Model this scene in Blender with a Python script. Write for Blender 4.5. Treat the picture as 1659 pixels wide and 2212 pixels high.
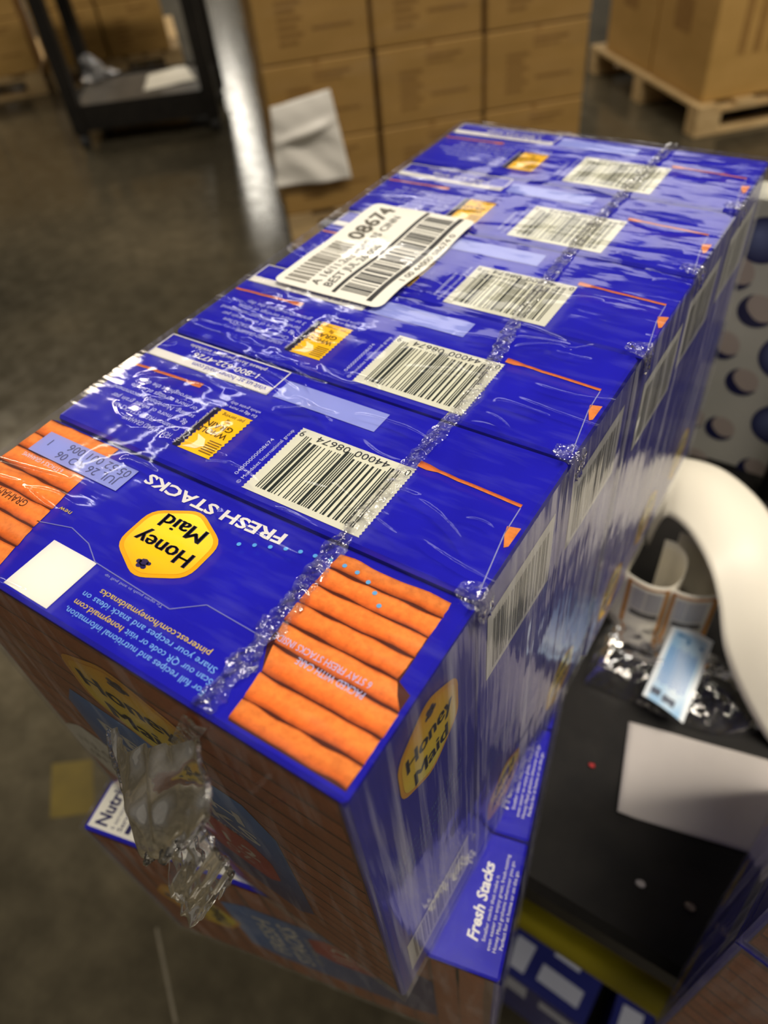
import bpy, math, random
from mathutils import Vector, Matrix, noise
random.seed(7)
for o in list(bpy.data.objects): bpy.data.objects.remove(o)
scene = bpy.context.scene
COL = scene.collection
V3 = Vector

# ------------------------------------------------------------------ camera
FPX = 1575.41
CAM = V3((0.0546, -0.0431, 1.3401))
RX = V3((0.83754551, 0.53955409, -0.08601681))      # right
RY = V3((0.3397103, -0.63756282, -0.69145539))      # down
RZ = V3((-0.42791871, 0.54990456, -0.71727997))     # forward
cd = bpy.data.cameras.new('camera')
cd.sensor_fit = 'VERTICAL'; cd.sensor_height = 24.0; cd.sensor_width = 18.0
cd.lens = FPX / 2212 * 24.0
cd.clip_start = 0.01; cd.clip_end = 100
cd.dof.use_dof = True; cd.dof.focus_distance = 0.232
cd.dof.aperture_fstop = cd.lens / 2.9               # about a 2.9 mm wide aperture
cam = bpy.data.objects.new('camera', cd); COL.objects.link(cam)
cam.matrix_world = Matrix(((RX.x, -RY.x, -RZ.x, CAM.x), (RX.y, -RY.y, -RZ.y, CAM.y), (RX.z, -RY.z, -RZ.z, CAM.z), (0, 0, 0, 1)))
scene.camera = cam

def ray(x, y): return RX * ((x - 829.5) / FPX) + RY * ((y - 1106) / FPX) + RZ
def atz(x, y, z):
    d = ray(x, y); return CAM + d * ((z - CAM.z) / d.z)
def aty(x, y, Y):
    d = ray(x, y); return CAM + d * ((Y - CAM.y) / d.y)

# ------------------------------------------------------------------ world, lamps, exposure
w = bpy.data.worlds.new('warehouse'); scene.world = w; w.use_nodes = True
w.node_tree.nodes['Background'].inputs[0].default_value = (1.0, 0.88, 0.70, 1)
w.node_tree.nodes['Background'].inputs[1].default_value = 0.10
def strip(name, loc, sx, sy, rz, power, col=(1, 0.93, 0.80)):
    l = bpy.data.lights.new(name, 'AREA'); l.shape = 'RECTANGLE'; l.size = sx; l.size_y = sy
    l.energy = power; l.color = col
    o = bpy.data.objects.new(name, l); COL.objects.link(o); o.location = loc; o.rotation_euler = (0, 0, rz)
    return o
A45 = math.radians(45)
strip('ceiling_strip_lamp', (2.2, 1.3, 6.0), 5.0, 0.5, A45, 400, (1, 0.90, 0.76))
strip('ceiling_strip_lamp', (1.8, -2.0, 6.0), 5.0, 0.5, A45, 100, (1, 0.93, 0.80))
strip('ceiling_strip_lamp', (-9.2, 2.9, 6.0), 5.0, 0.5, A45, 330, (1, 0.86, 0.66))
strip('ceiling_strip_lamp', (-6.0, 6.0, 6.0), 0.15, 7.0, 0, 60, (1, 0.95, 0.86))  # added thin strip: its reflection makes glints on the wrinkled top film
strip('added_haze_panel', (-4.6, 11.0, 6.6), 7.0, 4.0, A45, 230, (1, 0.94, 0.86))  # added wide panel: its dim reflection lays milky haze over the far cartons
strip('ceiling_strip_lamp', (-16.4, 16.7, 6.0), 0.45, 12.0, A45, 210)
scene.view_settings.view_transform = 'Standard'; scene.view_settings.look = 'None'
scene.view_settings.gamma = 1.0; scene.view_settings.use_curve_mapping = False
scene.view_settings.exposure = 0.0

# ------------------------------------------------------------------ materials
def srgb(r, g, b):
    f = lambda c: (c / 255 / 12.92) if c <= 10 else ((c / 255 + 0.055) / 1.055) ** 2.4
    return (f(r), f(g), f(b), 1)
def newmat(name):
    m = bpy.data.materials.new(name); m.use_nodes = True
    return m, m.node_tree, m.node_tree.nodes['Principled BSDF']
def coords(nt, scale, kind='Object'):
    tc = nt.nodes.new('ShaderNodeTexCoord'); mp = nt.nodes.new('ShaderNodeMapping')
    nt.links.new(tc.outputs[kind], mp.inputs[0]); mp.inputs['Scale'].default_value = scale
    return mp.outputs[0]
def noisetex(nt, vec, scale, detail=4, rough=0.55):
    n = nt.nodes.new('ShaderNodeTexNoise'); n.inputs['Scale'].default_value = scale
    n.inputs['Detail'].default_value = detail; n.inputs['Roughness'].default_value = rough
    nt.links.new(vec, n.inputs['Vector']); return n
def ramp(nt, fac, stops):
    r = nt.nodes.new('ShaderNodeValToRGB'); e = r.color_ramp.elements
    while len(e) < len(stops): e.new(0.5)
    for k, (p, c) in enumerate(stops): e[k].position = p; e[k].color = c
    nt.links.new(fac, r.inputs[0]); return r
def bump(nt, h, strength, dist):
    b = nt.nodes.new('ShaderNodeBump'); b.inputs['Strength'].default_value = strength; b.inputs['Distance'].default_value = dist
    nt.links.new(h, b.inputs['Height']); return b
def simple(name, c1, c2=None, scale=(1, 1, 1), ns=20, rough=0.5, metal=0, bmp=0, bdist=0.001, lo=0.35, hi=0.65, coat=0):
    m, nt, p = newmat(name)
    p.inputs['Roughness'].default_value = rough; p.inputs['Metallic'].default_value = metal
    p.inputs['Coat Weight'].default_value = coat
    n = noisetex(nt, coords(nt, scale), ns)
    r = ramp(nt, n.outputs[0], [(lo, c1), (hi, c2 or c1)])
    nt.links.new(r.outputs[0], p.inputs['Base Color'])
    if bmp: nt.links.new(bump(nt, n.outputs[0], bmp, bdist).outputs[0], p.inputs['Normal'])
    return m
def film(name, scale, ns, bstr, bdist, haze=0.04, gain=1.6, rough=0.10, base=0.0, ridge=0.0, voro=0, patch=0):
    """clear plastic film: see-through, glossy by fresnel, wrinkled relief, a little milky scatter"""
    m, nt, p = newmat(name); nt.nodes.remove(p)
    out = nt.nodes['Material Output']
    vec = coords(nt, scale)
    n = noisetex(nt, vec, ns, 2.5, 0.5)
    h = n.outputs[0]
    if voro:
        v = nt.nodes.new('ShaderNodeTexVoronoi'); v.feature = 'SMOOTH_F1'; v.inputs['Scale'].default_value = voro
        nt.links.new(coords(nt, (1, 1, 1)), v.inputs['Vector'])
        a = nt.nodes.new('ShaderNodeMath'); a.operation = 'ADD'; nt.links.new(h, a.inputs[0]); nt.links.new(v.outputs[0], a.inputs[1]); h = a.outputs[0]
    b = bump(nt, h, bstr, bdist)
    if patch:      # wrinkles gather in places and leave the film taut elsewhere
        pn = noisetex(nt, coords(nt, (1, 1, 1)), patch, 2, 0.5); pm = nt.nodes.new('ShaderNodeMapRange')
        pm.inputs['From Min'].default_value = 0.42; pm.inputs['From Max'].default_value = 0.66; pm.inputs['To Min'].default_value = bstr * 0.22; pm.inputs['To Max'].default_value = bstr
        nt.links.new(pn.outputs[0], pm.inputs[0]); nt.links.new(pm.outputs[0], b.inputs['Strength'])
    fr = nt.nodes.new('ShaderNodeFresnel'); fr.inputs[0].default_value = 1.5; nt.links.new(b.outputs[0], fr.inputs['Normal'])
    mu = nt.nodes.new('ShaderNodeMath'); mu.operation = 'MULTIPLY_ADD'; mu.inputs[1].default_value = gain; mu.inputs[2].default_value = base; mu.use_clamp = True
    nt.links.new(fr.outputs[0], mu.inputs[0])
    tr = nt.nodes.new('ShaderNodeBsdfTransparent'); tr.inputs[0].default_value = (0.97, 0.97, 0.97, 1)
    gl = nt.nodes.new('ShaderNodeBsdfGlossy'); gl.inputs['Roughness'].default_value = rough; nt.links.new(b.outputs[0], gl.inputs['Normal'])
    gl.inputs['Color'].default_value = (1, 1, 1, 1)
    m1 = nt.nodes.new('ShaderNodeMixShader'); nt.links.new(mu.outputs[0], m1.inputs[0]); nt.links.new(tr.outputs[0], m1.inputs[1]); nt.links.new(gl.outputs[0], m1.inputs[2])
    df = nt.nodes.new('ShaderNodeBsdfDiffuse'); df.inputs[0].default_value = (0.86, 0.86, 0.88, 1); nt.links.new(b.outputs[0], df.inputs['Normal'])
    n2 = noisetex(nt, vec, ns * 1.3, 3, 0.55)
    mr = nt.nodes.new('ShaderNodeMapRange'); mr.inputs['From Min'].default_value = 0.50; mr.inputs['From Max'].default_value = 0.80
    mr.inputs['To Min'].default_value = haze * 0.35; mr.inputs['To Max'].default_value = min(0.95, haze * 3.0 + ridge)
    nt.links.new(n2.outputs[0], mr.inputs[0])
    m2 = nt.nodes.new('ShaderNodeMixShader'); nt.links.new(mr.outputs[0], m2.inputs[0]); nt.links.new(m1.outputs[0], m2.inputs[1]); nt.links.new(df.outputs[0], m2.inputs[2])
    nt.links.new(m2.outputs[0], out.inputs[0])
    return m
def printmat(name, speck=0.0, ns=900, rough=0.38):
    m, nt, p = newmat(name); p.inputs['Roughness'].default_value = rough
    at = nt.nodes.new('ShaderNodeAttribute'); at.attribute_name = 'ink'
    if speck:
        n = noisetex(nt, coords(nt, (1, 1, 1)), ns, 4, 0.65)
        r = ramp(nt, n.outputs[0], [(0.30, (1 - speck, 1 - speck * 1.25, 1 - speck * 1.4, 1)), (0.62, (1 + speck * 0.3, 1 + speck * 0.25, 1, 1))])
        mx = nt.nodes.new('ShaderNodeMix'); mx.data_type = 'RGBA'; mx.blend_type = 'MULTIPLY'; mx.inputs[0].default_value = 1
        nt.links.new(at.outputs[0], mx.inputs[6]); nt.links.new(r.outputs[0], mx.inputs[7]); nt.links.new(mx.outputs[2], p.inputs['Base Color'])
    else: nt.links.new(at.outputs[0], p.inputs['Base Color'])
    return m
M = {}
M['print'] = printmat('printed_ink')
M['graham'] = printmat('printed_graham_photo', 0.22, 420)
BLUE = srgb(26, 22, 178); NAVY = srgb(24, 22, 92); WHITE = srgb(238, 236, 226); LAV = srgb(150, 160, 226)
M['blue'] = simple('blue_coated_carton', srgb(24, 20, 172), srgb(28, 25, 184), ns=40, rough=0.30)
M['cardboard'] = simple('kraft_cardboard', srgb(176, 138, 72), srgb(190, 150, 84), (1, 1, 3), 3, rough=0.75, bmp=0.15)
M['cardprint'] = simple('brown_carton_ink', srgb(146, 108, 52), srgb(158, 120, 62), ns=30, rough=0.8)
M['tape'] = simple('brown_packing_tape', srgb(176, 134, 72), srgb(190, 150, 90), ns=12, rough=0.25)
M['wood'] = simple('pallet_pine', srgb(176, 146, 98), srgb(206, 178, 130), (1, 8, 8), 5, rough=0.7, bmp=0.3)
M['black'] = simple('black_structural_plastic', srgb(15, 14, 14), srgb(30, 28, 26), ns=25, rough=0.55, bmp=0.12)
M['black'].node_tree.nodes['Principled BSDF'].inputs['Specular IOR Level'].default_value = 0.22
M['blackmetal'] = simple('black_painted_steel', srgb(20, 18, 17), srgb(30, 27, 24), ns=15, rough=0.4)
M['shelfgrey'] = simple('worn_grey_shelf_mat', srgb(70, 66, 60), srgb(88, 82, 74), ns=12, rough=0.45)
M['yellow'] = simple('olive_yellow_paint', srgb(128, 118, 12), srgb(150, 138, 20), ns=14, rough=0.4)
M['paper'] = simple('shade_greyed_paper', srgb(184, 178, 174), srgb(194, 188, 184), ns=8, rough=0.7)  # white paper; the shade over the cart sheet is put into this grey
M['cream'] = simple('cream_release_paper', srgb(236, 230, 214), srgb(242, 237, 222), ns=6, rough=0.45)
M['rubber'] = simple('grey_rubber', srgb(40, 40, 40), srgb(52, 52, 52), ns=10, rough=0.7)
M['film_top'] = film('shrink_film_top', (6, 30, 9), 5.0, 0.42, 0.0011, haze=0.010, gain=0.9, rough=0.06, patch=11)
M['film_side'] = film('shrink_film_side', (42, 42, 1.6), 3.0, 0.30, 0.0016, haze=0.11, gain=0.62, rough=0.07)
M['film_end'] = film('shrink_film_end', (34, 34, 5), 2.6, 0.30, 0.0018, haze=0.075, gain=0.55, rough=0.09)
M['film_seam'] = film('shrink_film_seam', (220, 220, 220), 1.0, 1.0, 0.0030, haze=0.045, gain=1.5, base=0.02, rough=0.045)
M['film_tail'] = film('shrink_film_gather', (46, 46, 16), 1.2, 0.5, 0.0030, haze=0.040, gain=0.95, base=0.01, rough=0.05)
M['film_pallet'] = film('pallet_stretch_film', (1.5, 1.5, 8), 2.0, 0.25, 0.01, haze=0.008, gain=0.35, rough=0.2)
M['film_bag'] = film('clear_bag_film', (40, 40, 40), 1.5, 0.9, 0.0035, haze=0.02, gain=1.8, base=0.01, rough=0.06, voro=70)

# ------------------------------------------------------------------ helpers
def link(o, parent=None):
    COL.objects.link(o)
    if parent: o.parent = parent
    return o
def tag(o, label, cat, group=None):
    o['label'] = label; o['category'] = cat
    if group: o['group'] = group
    return o
def empty(name, loc=(0, 0, 0), rz=0):
    o = bpy.data.objects.new(name, None); o.empty_display_size = 0.05; COL.objects.link(o)
    o.location = loc; o.rotation_euler = (0, 0, rz); return o
def mk(name, verts, faces, mat, parent=None, smooth=False, ink=None):
    me = bpy.data.meshes.new(name); me.from_pydata([tuple(v) for v in verts], [], faces); me.update()
    me.materials.append(mat)
    if smooth:
        for p in me.polygons: p.use_smooth = True
    if ink is not None:
        a = me.attributes.new('ink', 'FLOAT_COLOR', 'POINT')
        cols = ink if isinstance(ink, list) else [ink] * len(verts)
        for k, c in enumerate(cols): a.data[k].color = c
    return link(bpy.data.objects.new(name, me), parent)
class Geo:
    def __init__(s): s.v = []; s.f = []; s.c = []
    def add(s, verts, faces, col=None):
        n = len(s.v); s.v += [V3(x) for x in verts]; s.f += [tuple(i + n for i in f) for f in faces]
        if col is not None: s.c += (col if isinstance(col, list) else [col] * len(verts))
    def box(s, a, b, bev=0.0):
        (x0, y0, z0), (x1, y1, z1) = a, b
        if not bev:
            s.add([(x0, y0, z0), (x1, y0, z0), (x1, y1, z0), (x0, y1, z0), (x0, y0, z1), (x1, y0, z1), (x1, y1, z1), (x0, y1, z1)],
                  [(0, 3, 2, 1), (4, 5, 6, 7), (0, 1, 5, 4), (1, 2, 6, 5), (2, 3, 7, 6), (3, 0, 4, 7)]); return
        # chamfered box: 24 vertices
        vs = []; idx = {}
        for sx in (0, 1):
            for sy in (0, 1):
                for sz in (0, 1):
                    P = [(x0, x1)[sx], (y0, y1)[sy], (z0, z1)[sz]]; sg = [1 - 2 * sx, 1 - 2 * sy, 1 - 2 * sz]
                    for ax in range(3):
                        q = list(P)
                        for k in range(3):
                            if k != ax: q[k] += sg[k] * bev
                        idx[(sx, sy, sz, ax)] = len(vs); vs.append(q)
        fs = []
        for ax in range(3):
            o1, o2 = [k for k in range(3) if k != ax]
            for sd in (0, 1):
                loop = []
                for (p, q) in ((0, 0), (1, 0), (1, 1), (0, 1)):
                    c = [0, 0, 0]; c[ax] = sd; c[o1] = p; c[o2] = q; loop.append(idx[(*c, ax)])
                fs.append(tuple(loop))
        for ax in range(3):      # edges along axis ax
            o1, o2 = [k for k in range(3) if k != ax]
            for p in (0, 1):
                for q in (0, 1):
                    c0 = [0, 0, 0]; c0[o1] = p; c0[o2] = q; c1 = list(c0); c1[ax] = 1
                    fs.append((idx[(*c0, o1)], idx[(*c1, o1)], idx[(*c1, o2)], idx[(*c0, o2)]))
        for sx in (0, 1):
            for sy in (0, 1):
                for sz in (0, 1): fs.append(tuple(idx[(sx, sy, sz, k)] for k in range(3)))
        s.add(vs, fs)
    def tube(s, pts, r, n=10, cap=True):
        pts = [V3(p) for p in pts]; rings = []
        for i, p in enumerate(pts):
            t = (pts[min(i + 1, len(pts) - 1)] - pts[max(i - 1, 0)]).normalized()
            a = t.orthogonal().normalized() if i == 0 else (rings[-1][1] - t * rings[-1][1].dot(t)).normalized()
            rr = r[i] if isinstance(r, (list, tuple)) else r
            rings.append((p, a, t.cross(a), rr))
        n0 = len(s.v); vs = []
        for p, a, b, rr in rings:
            for k in range(n):
                th = 2 * math.pi * k / n; vs.append(p + a * (rr * math.cos(th)) + b * (rr * math.sin(th)))
        fs = [(i * n + k, i * n + (k + 1) % n, (i + 1) * n + (k + 1) % n, (i + 1) * n + k) for i in range(len(pts) - 1) for k in range(n)]
        if cap: fs += [tuple(range(n - 1, -1, -1)), tuple((len(pts) - 1) * n + k for k in range(n))]
        s.add(vs, fs)
    def build(s, name, mat, parent=None, smooth=False):
        o = mk(name, s.v, s.f, mat, parent, smooth, s.c if s.c else None)
        import bmesh
        bm = bmesh.new(); bm.from_mesh(o.data); bmesh.ops.recalc_face_normals(bm, faces=bm.faces[:]); bm.to_mesh(o.data); bm.free()
        return o
def grid(name, nu, nv, fn, mat, parent=None, smooth=True, colfn=None):
    vs = [fn(i / nu, j / nv) for j in range(nv + 1) for i in range(nu + 1)]
    fs = [(j * (nu + 1) + i, j * (nu + 1) + i + 1, (j + 1) * (nu + 1) + i + 1, (j + 1) * (nu + 1) + i) for j in range(nv) for i in range(nu)]
    ink = [colfn(i / nu, j / nv) for j in range(nv + 1) for i in range(nu + 1)] if colfn else None
    return mk(name, vs, fs, mat, parent, smooth, ink)
def copy_tree(o, parent=None):
    c = o.copy(); COL.objects.link(c)
    if parent: c.parent = parent
    for ch in list(o.children): copy_tree(ch, c)
    return c
def lerp(a, b, t): return tuple(x + (y - x) * t for x, y in zip(a, b))
def catmull(pts, n):
    pts = [V3(p) for p in pts]; P = [pts[0] * 2 - pts[1]] + pts + [pts[-1] * 2 - pts[-2]]; out = []
    for i in range(1, len(P) - 2):
        for k in range(n):
            t = k / n; a, b, c, d = P[i - 1:i + 3]
            out.append(0.5 * ((2 * b) + (c - a) * t + (2 * a - 5 * b + 4 * c - d) * t * t + (3 * b - a - 3 * c + d) * t ** 3))
    out.append(pts[-1]); return out
LAY = 0.00010
class Plane:
    """a flat face that carries print: O + U*u + V*v, raised along N by thin ink layers (millimetre input)"""
    def __init__(s, O, U, V, N): s.O, s.U, s.V, s.N = V3(O), V3(U), V3(V), V3(N)
    def p(s, u, v, l=1): return s.O + s.U * (u / 1000) + s.V * (v / 1000) + s.N * (0.00012 + l * LAY)
    def poly(s, name, pts, col, l, parent, mat=None):
        cols = col if isinstance(col, list) else [col] * len(pts)
        return mk(name, [s.p(u, v, l) for u, v in pts], [tuple(range(len(pts)))], mat or M['print'], parent, ink=cols)
    def rect(s, name, u0, v0, u1, v1, col, l, parent, mat=None):
        return s.poly(name, [(u0, v0), (u1, v0), (u1, v1), (u0, v1)], col, l, parent, mat)
    def rects(s, name, rs, col, l, parent):
        g = Geo()
        for (u0, v0, u1, v1) in rs: g.add([s.p(u0, v0, l), s.p(u1, v0, l), s.p(u1, v1, l), s.p(u0, v1, l)], [(0, 1, 2, 3)], col)
        return mk(name, g.v, g.f, M['print'], parent, ink=g.c)
    def line(s, name, pts, wd, col, l, parent):
        g = Geo()
        for a, b in zip(pts, pts[1:]):
            d = V3((b[0] - a[0], b[1] - a[1], 0)).normalized(); n = (-d.y * wd / 2, d.x * wd / 2)
            g.add([s.p(a[0] + n[0], a[1] + n[1], l), s.p(b[0] + n[0], b[1] + n[1], l), s.p(b[0] - n[0], b[1] - n[1], l), s.p(a[0] - n[0], a[1] - n[1], l)], [(0, 1, 2, 3)], col)
        return mk(name, g.v, g.f, M['print'], parent, ink=g.c)
    def text(s, name, body, a, b, size, col, l, parent, width=None, right=(1, 0), up=(0, -1), bold=0.0, shear=0.0, arc=None):
        """lettering whose baseline starts at (a, b); size is the capital height in mm"""
        vs, fs = glyphs(body, bold, shear)
        if not vs: return None
        x1 = max(v[0] for v in vs); x0 = min(v[0] for v in vs); sy = size / 0.70; sx = (width / (x1 - x0)) if width else sy
        out = []
        for (tx, ty) in vs:
            X = (tx - x0) * sx; Y = ty * sy
            if arc: Y += arc * (1 - (2 * X / ((x1 - x0) * sx) - 1) ** 2)
            out.append(s.p(a + right[0] * X + up[0] * Y, b + right[1] * X + up[1] * Y, l))
        return mk(name, out, fs, M['print'], parent, ink=col)
_gl = {}
def glyphs(body, bold, shear):
    k = (body, bold, shear)
    if k not in _gl:
        c = bpy.data.curves.new('lettering', 'FONT'); c.body = body; c.resolution_u = 2; c.offset = bold; c.shear = shear; c.space_line = 0.95
        o = bpy.data.objects.new('lettering', c); COL.objects.link(o)
        dg = bpy.context.evaluated_depsgraph_get(); me = bpy.data.meshes.new_from_object(o.evaluated_get(dg))
        _gl[k] = ([(v.co.x, v.co.y) for v in me.vertices], [tuple(p.vertices) for p in me.polygons])
        bpy.data.meshes.remove(me); bpy.data.objects.remove(o); bpy.data.curves.remove(c)
    return _gl[k]
def rounded(pts, r, n=4):
    out = []; m = len(pts)
    for i in range(m):
        p0, p1, p2 = V3((*pts[i - 1], 0)), V3((*pts[i], 0)), V3((*pts[(i + 1) % m], 0))
        a = p1 + (p0 - p1).normalized() * r; b = p1 + (p2 - p1).normalized() * r
        for k in range(n + 1):
            t = k / n; q = a * (1 - t) ** 2 + p1 * 2 * t * (1 - t) + b * t * t; out.append((q.x, q.y))
    return out
def teeth(u0, v0, u1, v1, n, d):
    """rectangle whose two u ends are pinked"""
    out = []
    for k in range(n): out += [(u0, v0 + (v1 - v0) * k / n), (u0 + d, v0 + (v1 - v0) * (k + 0.5) / n)]
    out.append((u0, v1)); out.append((u1, v1))
    for k in range(n): out += [(u1 - d, v1 + (v0 - v1) * (k + 0.5) / n), (u1, v1 + (v0 - v1) * (k + 1) / n)]
    return out
# bar patterns
LC = ['0001101', '0011001', '0010011', '0111101', '0100011', '0110001', '0101111', '0111011', '0110111', '0001011']
def upc(d):
    s = '101' + ''.join(LC[int(c)] for c in d[:6]) + '01010' + ''.join(''.join('10'[int(b)] for b in LC[int(c)]) for c in d[6:]) + '101'
    runs = []; i = 0
    while i < 95:
        j = i
        while j < 95 and s[j] == s[i]: j += 1
        if s[i] == '1': runs.append((i / 95, j / 95))
        i = j
    return runs
UPC = upc('044000086749')
ITF = ['nnwwn', 'wnnnw', 'nwnnw', 'wwnnn', 'nnwnw', 'wnwnn', 'nwwnn', 'nnnww', 'wnnwn', 'nwnwn']
def itf(d):
    seq = [1, 1, 1, 1]
    for i in range(0, len(d), 2):
        for x, y in zip(ITF[int(d[i])], ITF[int(d[i + 1])]): seq += [2.6 if x == 'w' else 1, 2.6 if y == 'w' else 1]
    seq += [2.6, 1, 1]; tot = sum(seq); p = 0; out = []
    for k, q in enumerate(seq):
        if k % 2 == 0: out.append((p / tot, (p + q) / tot))
        p += q
    return out

# ------------------------------------------------------------------ carton print
W, D, H = 0.1767, 0.0626, 0.2014           # one carton
PITCH = 0.064
ZT = 1.18                                  # top of the upper pack
ZL = ZT - H - 0.0036                       # top of the pack below it
Wm, Dm, Hm = W * 1000, D * 1000, H * 1000
OR1, OR2, OR3 = srgb(238, 144, 66), srgb(222, 114, 44), srgb(118, 52, 26)
GAP = srgb(74, 30, 20)
def crackers(pl, name, polys, parent, l0, tone=1.0, flat=0.0):
    """stack of graham crackers printed as a photo: one band per cracker; polys = list of ((uL,vL),(uR,vR),(uL2,vL2),(uR2,vR2))"""
    g = Geo(); rnd = random.Random(len(polys) * 7 + 3)
    for (aL, aR, bL, bR) in polys:
        n = 16; rows = (0.0, 0.10, 0.45, 0.80, 0.94, 1.0)
        cc = [lerp(c_, OR2, flat) for c_ in (lerp(OR2, OR3, 0.35), OR1, OR1, OR2, lerp(OR2, OR3, 0.55), OR3)]
        k = 0.88 + 0.2 * rnd.random()
        ph = rnd.random() * 9
        vs = []; cs = []
        for ri, t in enumerate(rows):
            for i in range(n + 1):
                s = i / n; a = lerp(aL, aR, s); b = lerp(bL, bR, s); p = lerp(a, b, t)
                wob = 0.55 * noise.noise(V3((s * 5 + ph, t * 2, ph)))
                vs.append(pl.p(p[0] + (0.5 * noise.noise(V3((t * 4, ph, 3))) if i in (0, n) else 0), p[1] + wob, l0)); cs.append(tuple(min(1, x * k * tone) for x in cc[ri][:3]) + (1,))
        g.add(vs, [(r * (n + 1) + i, r * (n + 1) + i + 1, (r + 1) * (n + 1) + i + 1, (r + 1) * (n + 1) + i) for r in range(5) for i in range(n)], cs)
    return mk(name, g.v, g.f, M['graham'], parent, ink=g.c)
HEX = [(0.5, -1.0), (0.98, -0.45), (0.98, 0.5), (0.5, 1.0), (-0.5, 1.0), (-0.98, 0.5), (-0.98, -0.45), (-0.5, -1.0)]
def logo(pl, cu, cv, ru, rv, parent, l, up=-1, pts=None, name='honey_logo'):
    """golden hexagon with the two-line brand lettering and a small bee"""
    hexa = pts or [(cu + ru * math.cos(math.radians(a)), cv + rv * math.sin(math.radians(a))) for a in (30, 90, 150, 210, 270, 330)]
    hexa = rounded(hexa, min(ru, rv) * 0.28)
    root = pl.poly(name, hexa, srgb(240, 176, 12), l, parent)
    inner = [(cu + (u - cu) * 0.90, cv + (v - cv) * 0.90) for u, v in hexa]
    g = Geo(); g.add([pl.p(cu, cv + up * -rv * 0.1, l + 1)] + [pl.p(u, v, l + 1) for u, v in inner], [(0, 1 + k, 1 + (k + 1) % len(inner)) for k in range(len(inner))],
                     [srgb(255, 222, 30)] + [lerp(srgb(252, 240, 70), srgb(244, 176, 8), min(1, max(0, 0.5 - up * (v - cv) / rv * -0.5))) for u, v in inner])
    mk('logo_field', g.v, g.f, M['print'], root, ink=g.c)
    for k in (-0.018, 0.0, 0.018):     # three passes thicken the strokes
        pl.text('logo_lettering', 'Honey', cu - ru * (0.65 + k), cv, rv * 0.36, NAVY, l + 2, root, width=ru * 1.30, up=(0, up))
        pl.text('logo_lettering', 'Maid', cu - ru * (0.49 + k), cv - up * 0.60 * rv, rv * 0.36, NAVY, l + 2, root, width=ru * 0.98, up=(0, up))
    b = Geo(); bu, bv = cu + ru * 0.05, cv + up * rv * 0.62
    for (du, dv, s) in ((0, 0, 0.10), (0.10, 0.02, 0.06), (-0.06, 0.09, 0.06), (0.04, 0.10, 0.06), (-0.10, -0.02, 0.05)):
        b.add([pl.p(bu + (du + s * math.cos(k * 0.785)) * ru, bv + up * (dv + s * 0.9 * math.sin(k * 0.785)) * rv, l + 2) for k in range(8)], [tuple(range(8))], NAVY)
    mk('bee_mark', b.v, b.f, M['print'], root, ink=b.c)
    return root
def barcode(pl, u0, v0, u1, v1, parent, l, digits_after=True):
    pan = pl.poly('barcode_panel', teeth(u0, v0, u1, v1, 22, 0.5), srgb(226, 226, 206), l, parent)
    m = (u1 - u0) * 0.085; bw = (u1 - u0) - 2 * m
    rs = []
    for k, (a, b) in enumerate(UPC):
        ext = 2.2 if (a < 0.10 or a > 0.90 or 0.46 < a < 0.54) else 0
        rs.append((u0 + m + a * bw, v0 + 2.4, u0 + m + b * bw, v1 - 5.4 + ext))
    pl.rects('bars', rs, srgb(24, 34, 36), l + 1, pan)
    for s, a, wd in (('0', u0 + 0.9, 1.8), ('44000', u0 + (u1 - u0) * 0.19, 13.5), ('08674', u0 + (u1 - u0) * 0.53, 13.5), ('9', u1 - 2.9, 1.8)):
        pl.text('digits', s, a, v1 - 1.2, 3.0, srgb(40, 44, 44), l + 1, pan, width=wd)
    return pan
def sliver(pl, name, u0, u1, v0, v1, parent, l, flip=False):
    n = 10; g = Geo(); vs = []; cs = []
    for i in range(n + 1):
        t = i / n; th = 2.6 if ((t < 0.12) != flip and (t < 0.12 or flip and t > 0.88)) else 1.4
        th = 2.8 if (t > 0.88 and not flip) or (t < 0.12 and flip) else 1.35
        vm = v0 + (v1 - v0) * t + 0.25 * noise.noise(V3((t * 6, 1, 2)))
        u = u0 + (u1 - u0) * t
        for q, c in ((-0.5, OR1), (0.1, OR2), (0.5, lerp(OR2, OR3, 0.7))): vs.append(pl.p(u, vm + q * th, l)); cs.append(c)
    for i in range(n):
        for r in range(2): g.f.append((i * 3 + r, i * 3 + r + 1, (i + 1) * 3 + r + 1, (i + 1) * 3 + r))
    return mk(name, vs, g.f, M['graham'], parent, ink=cs)
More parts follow.
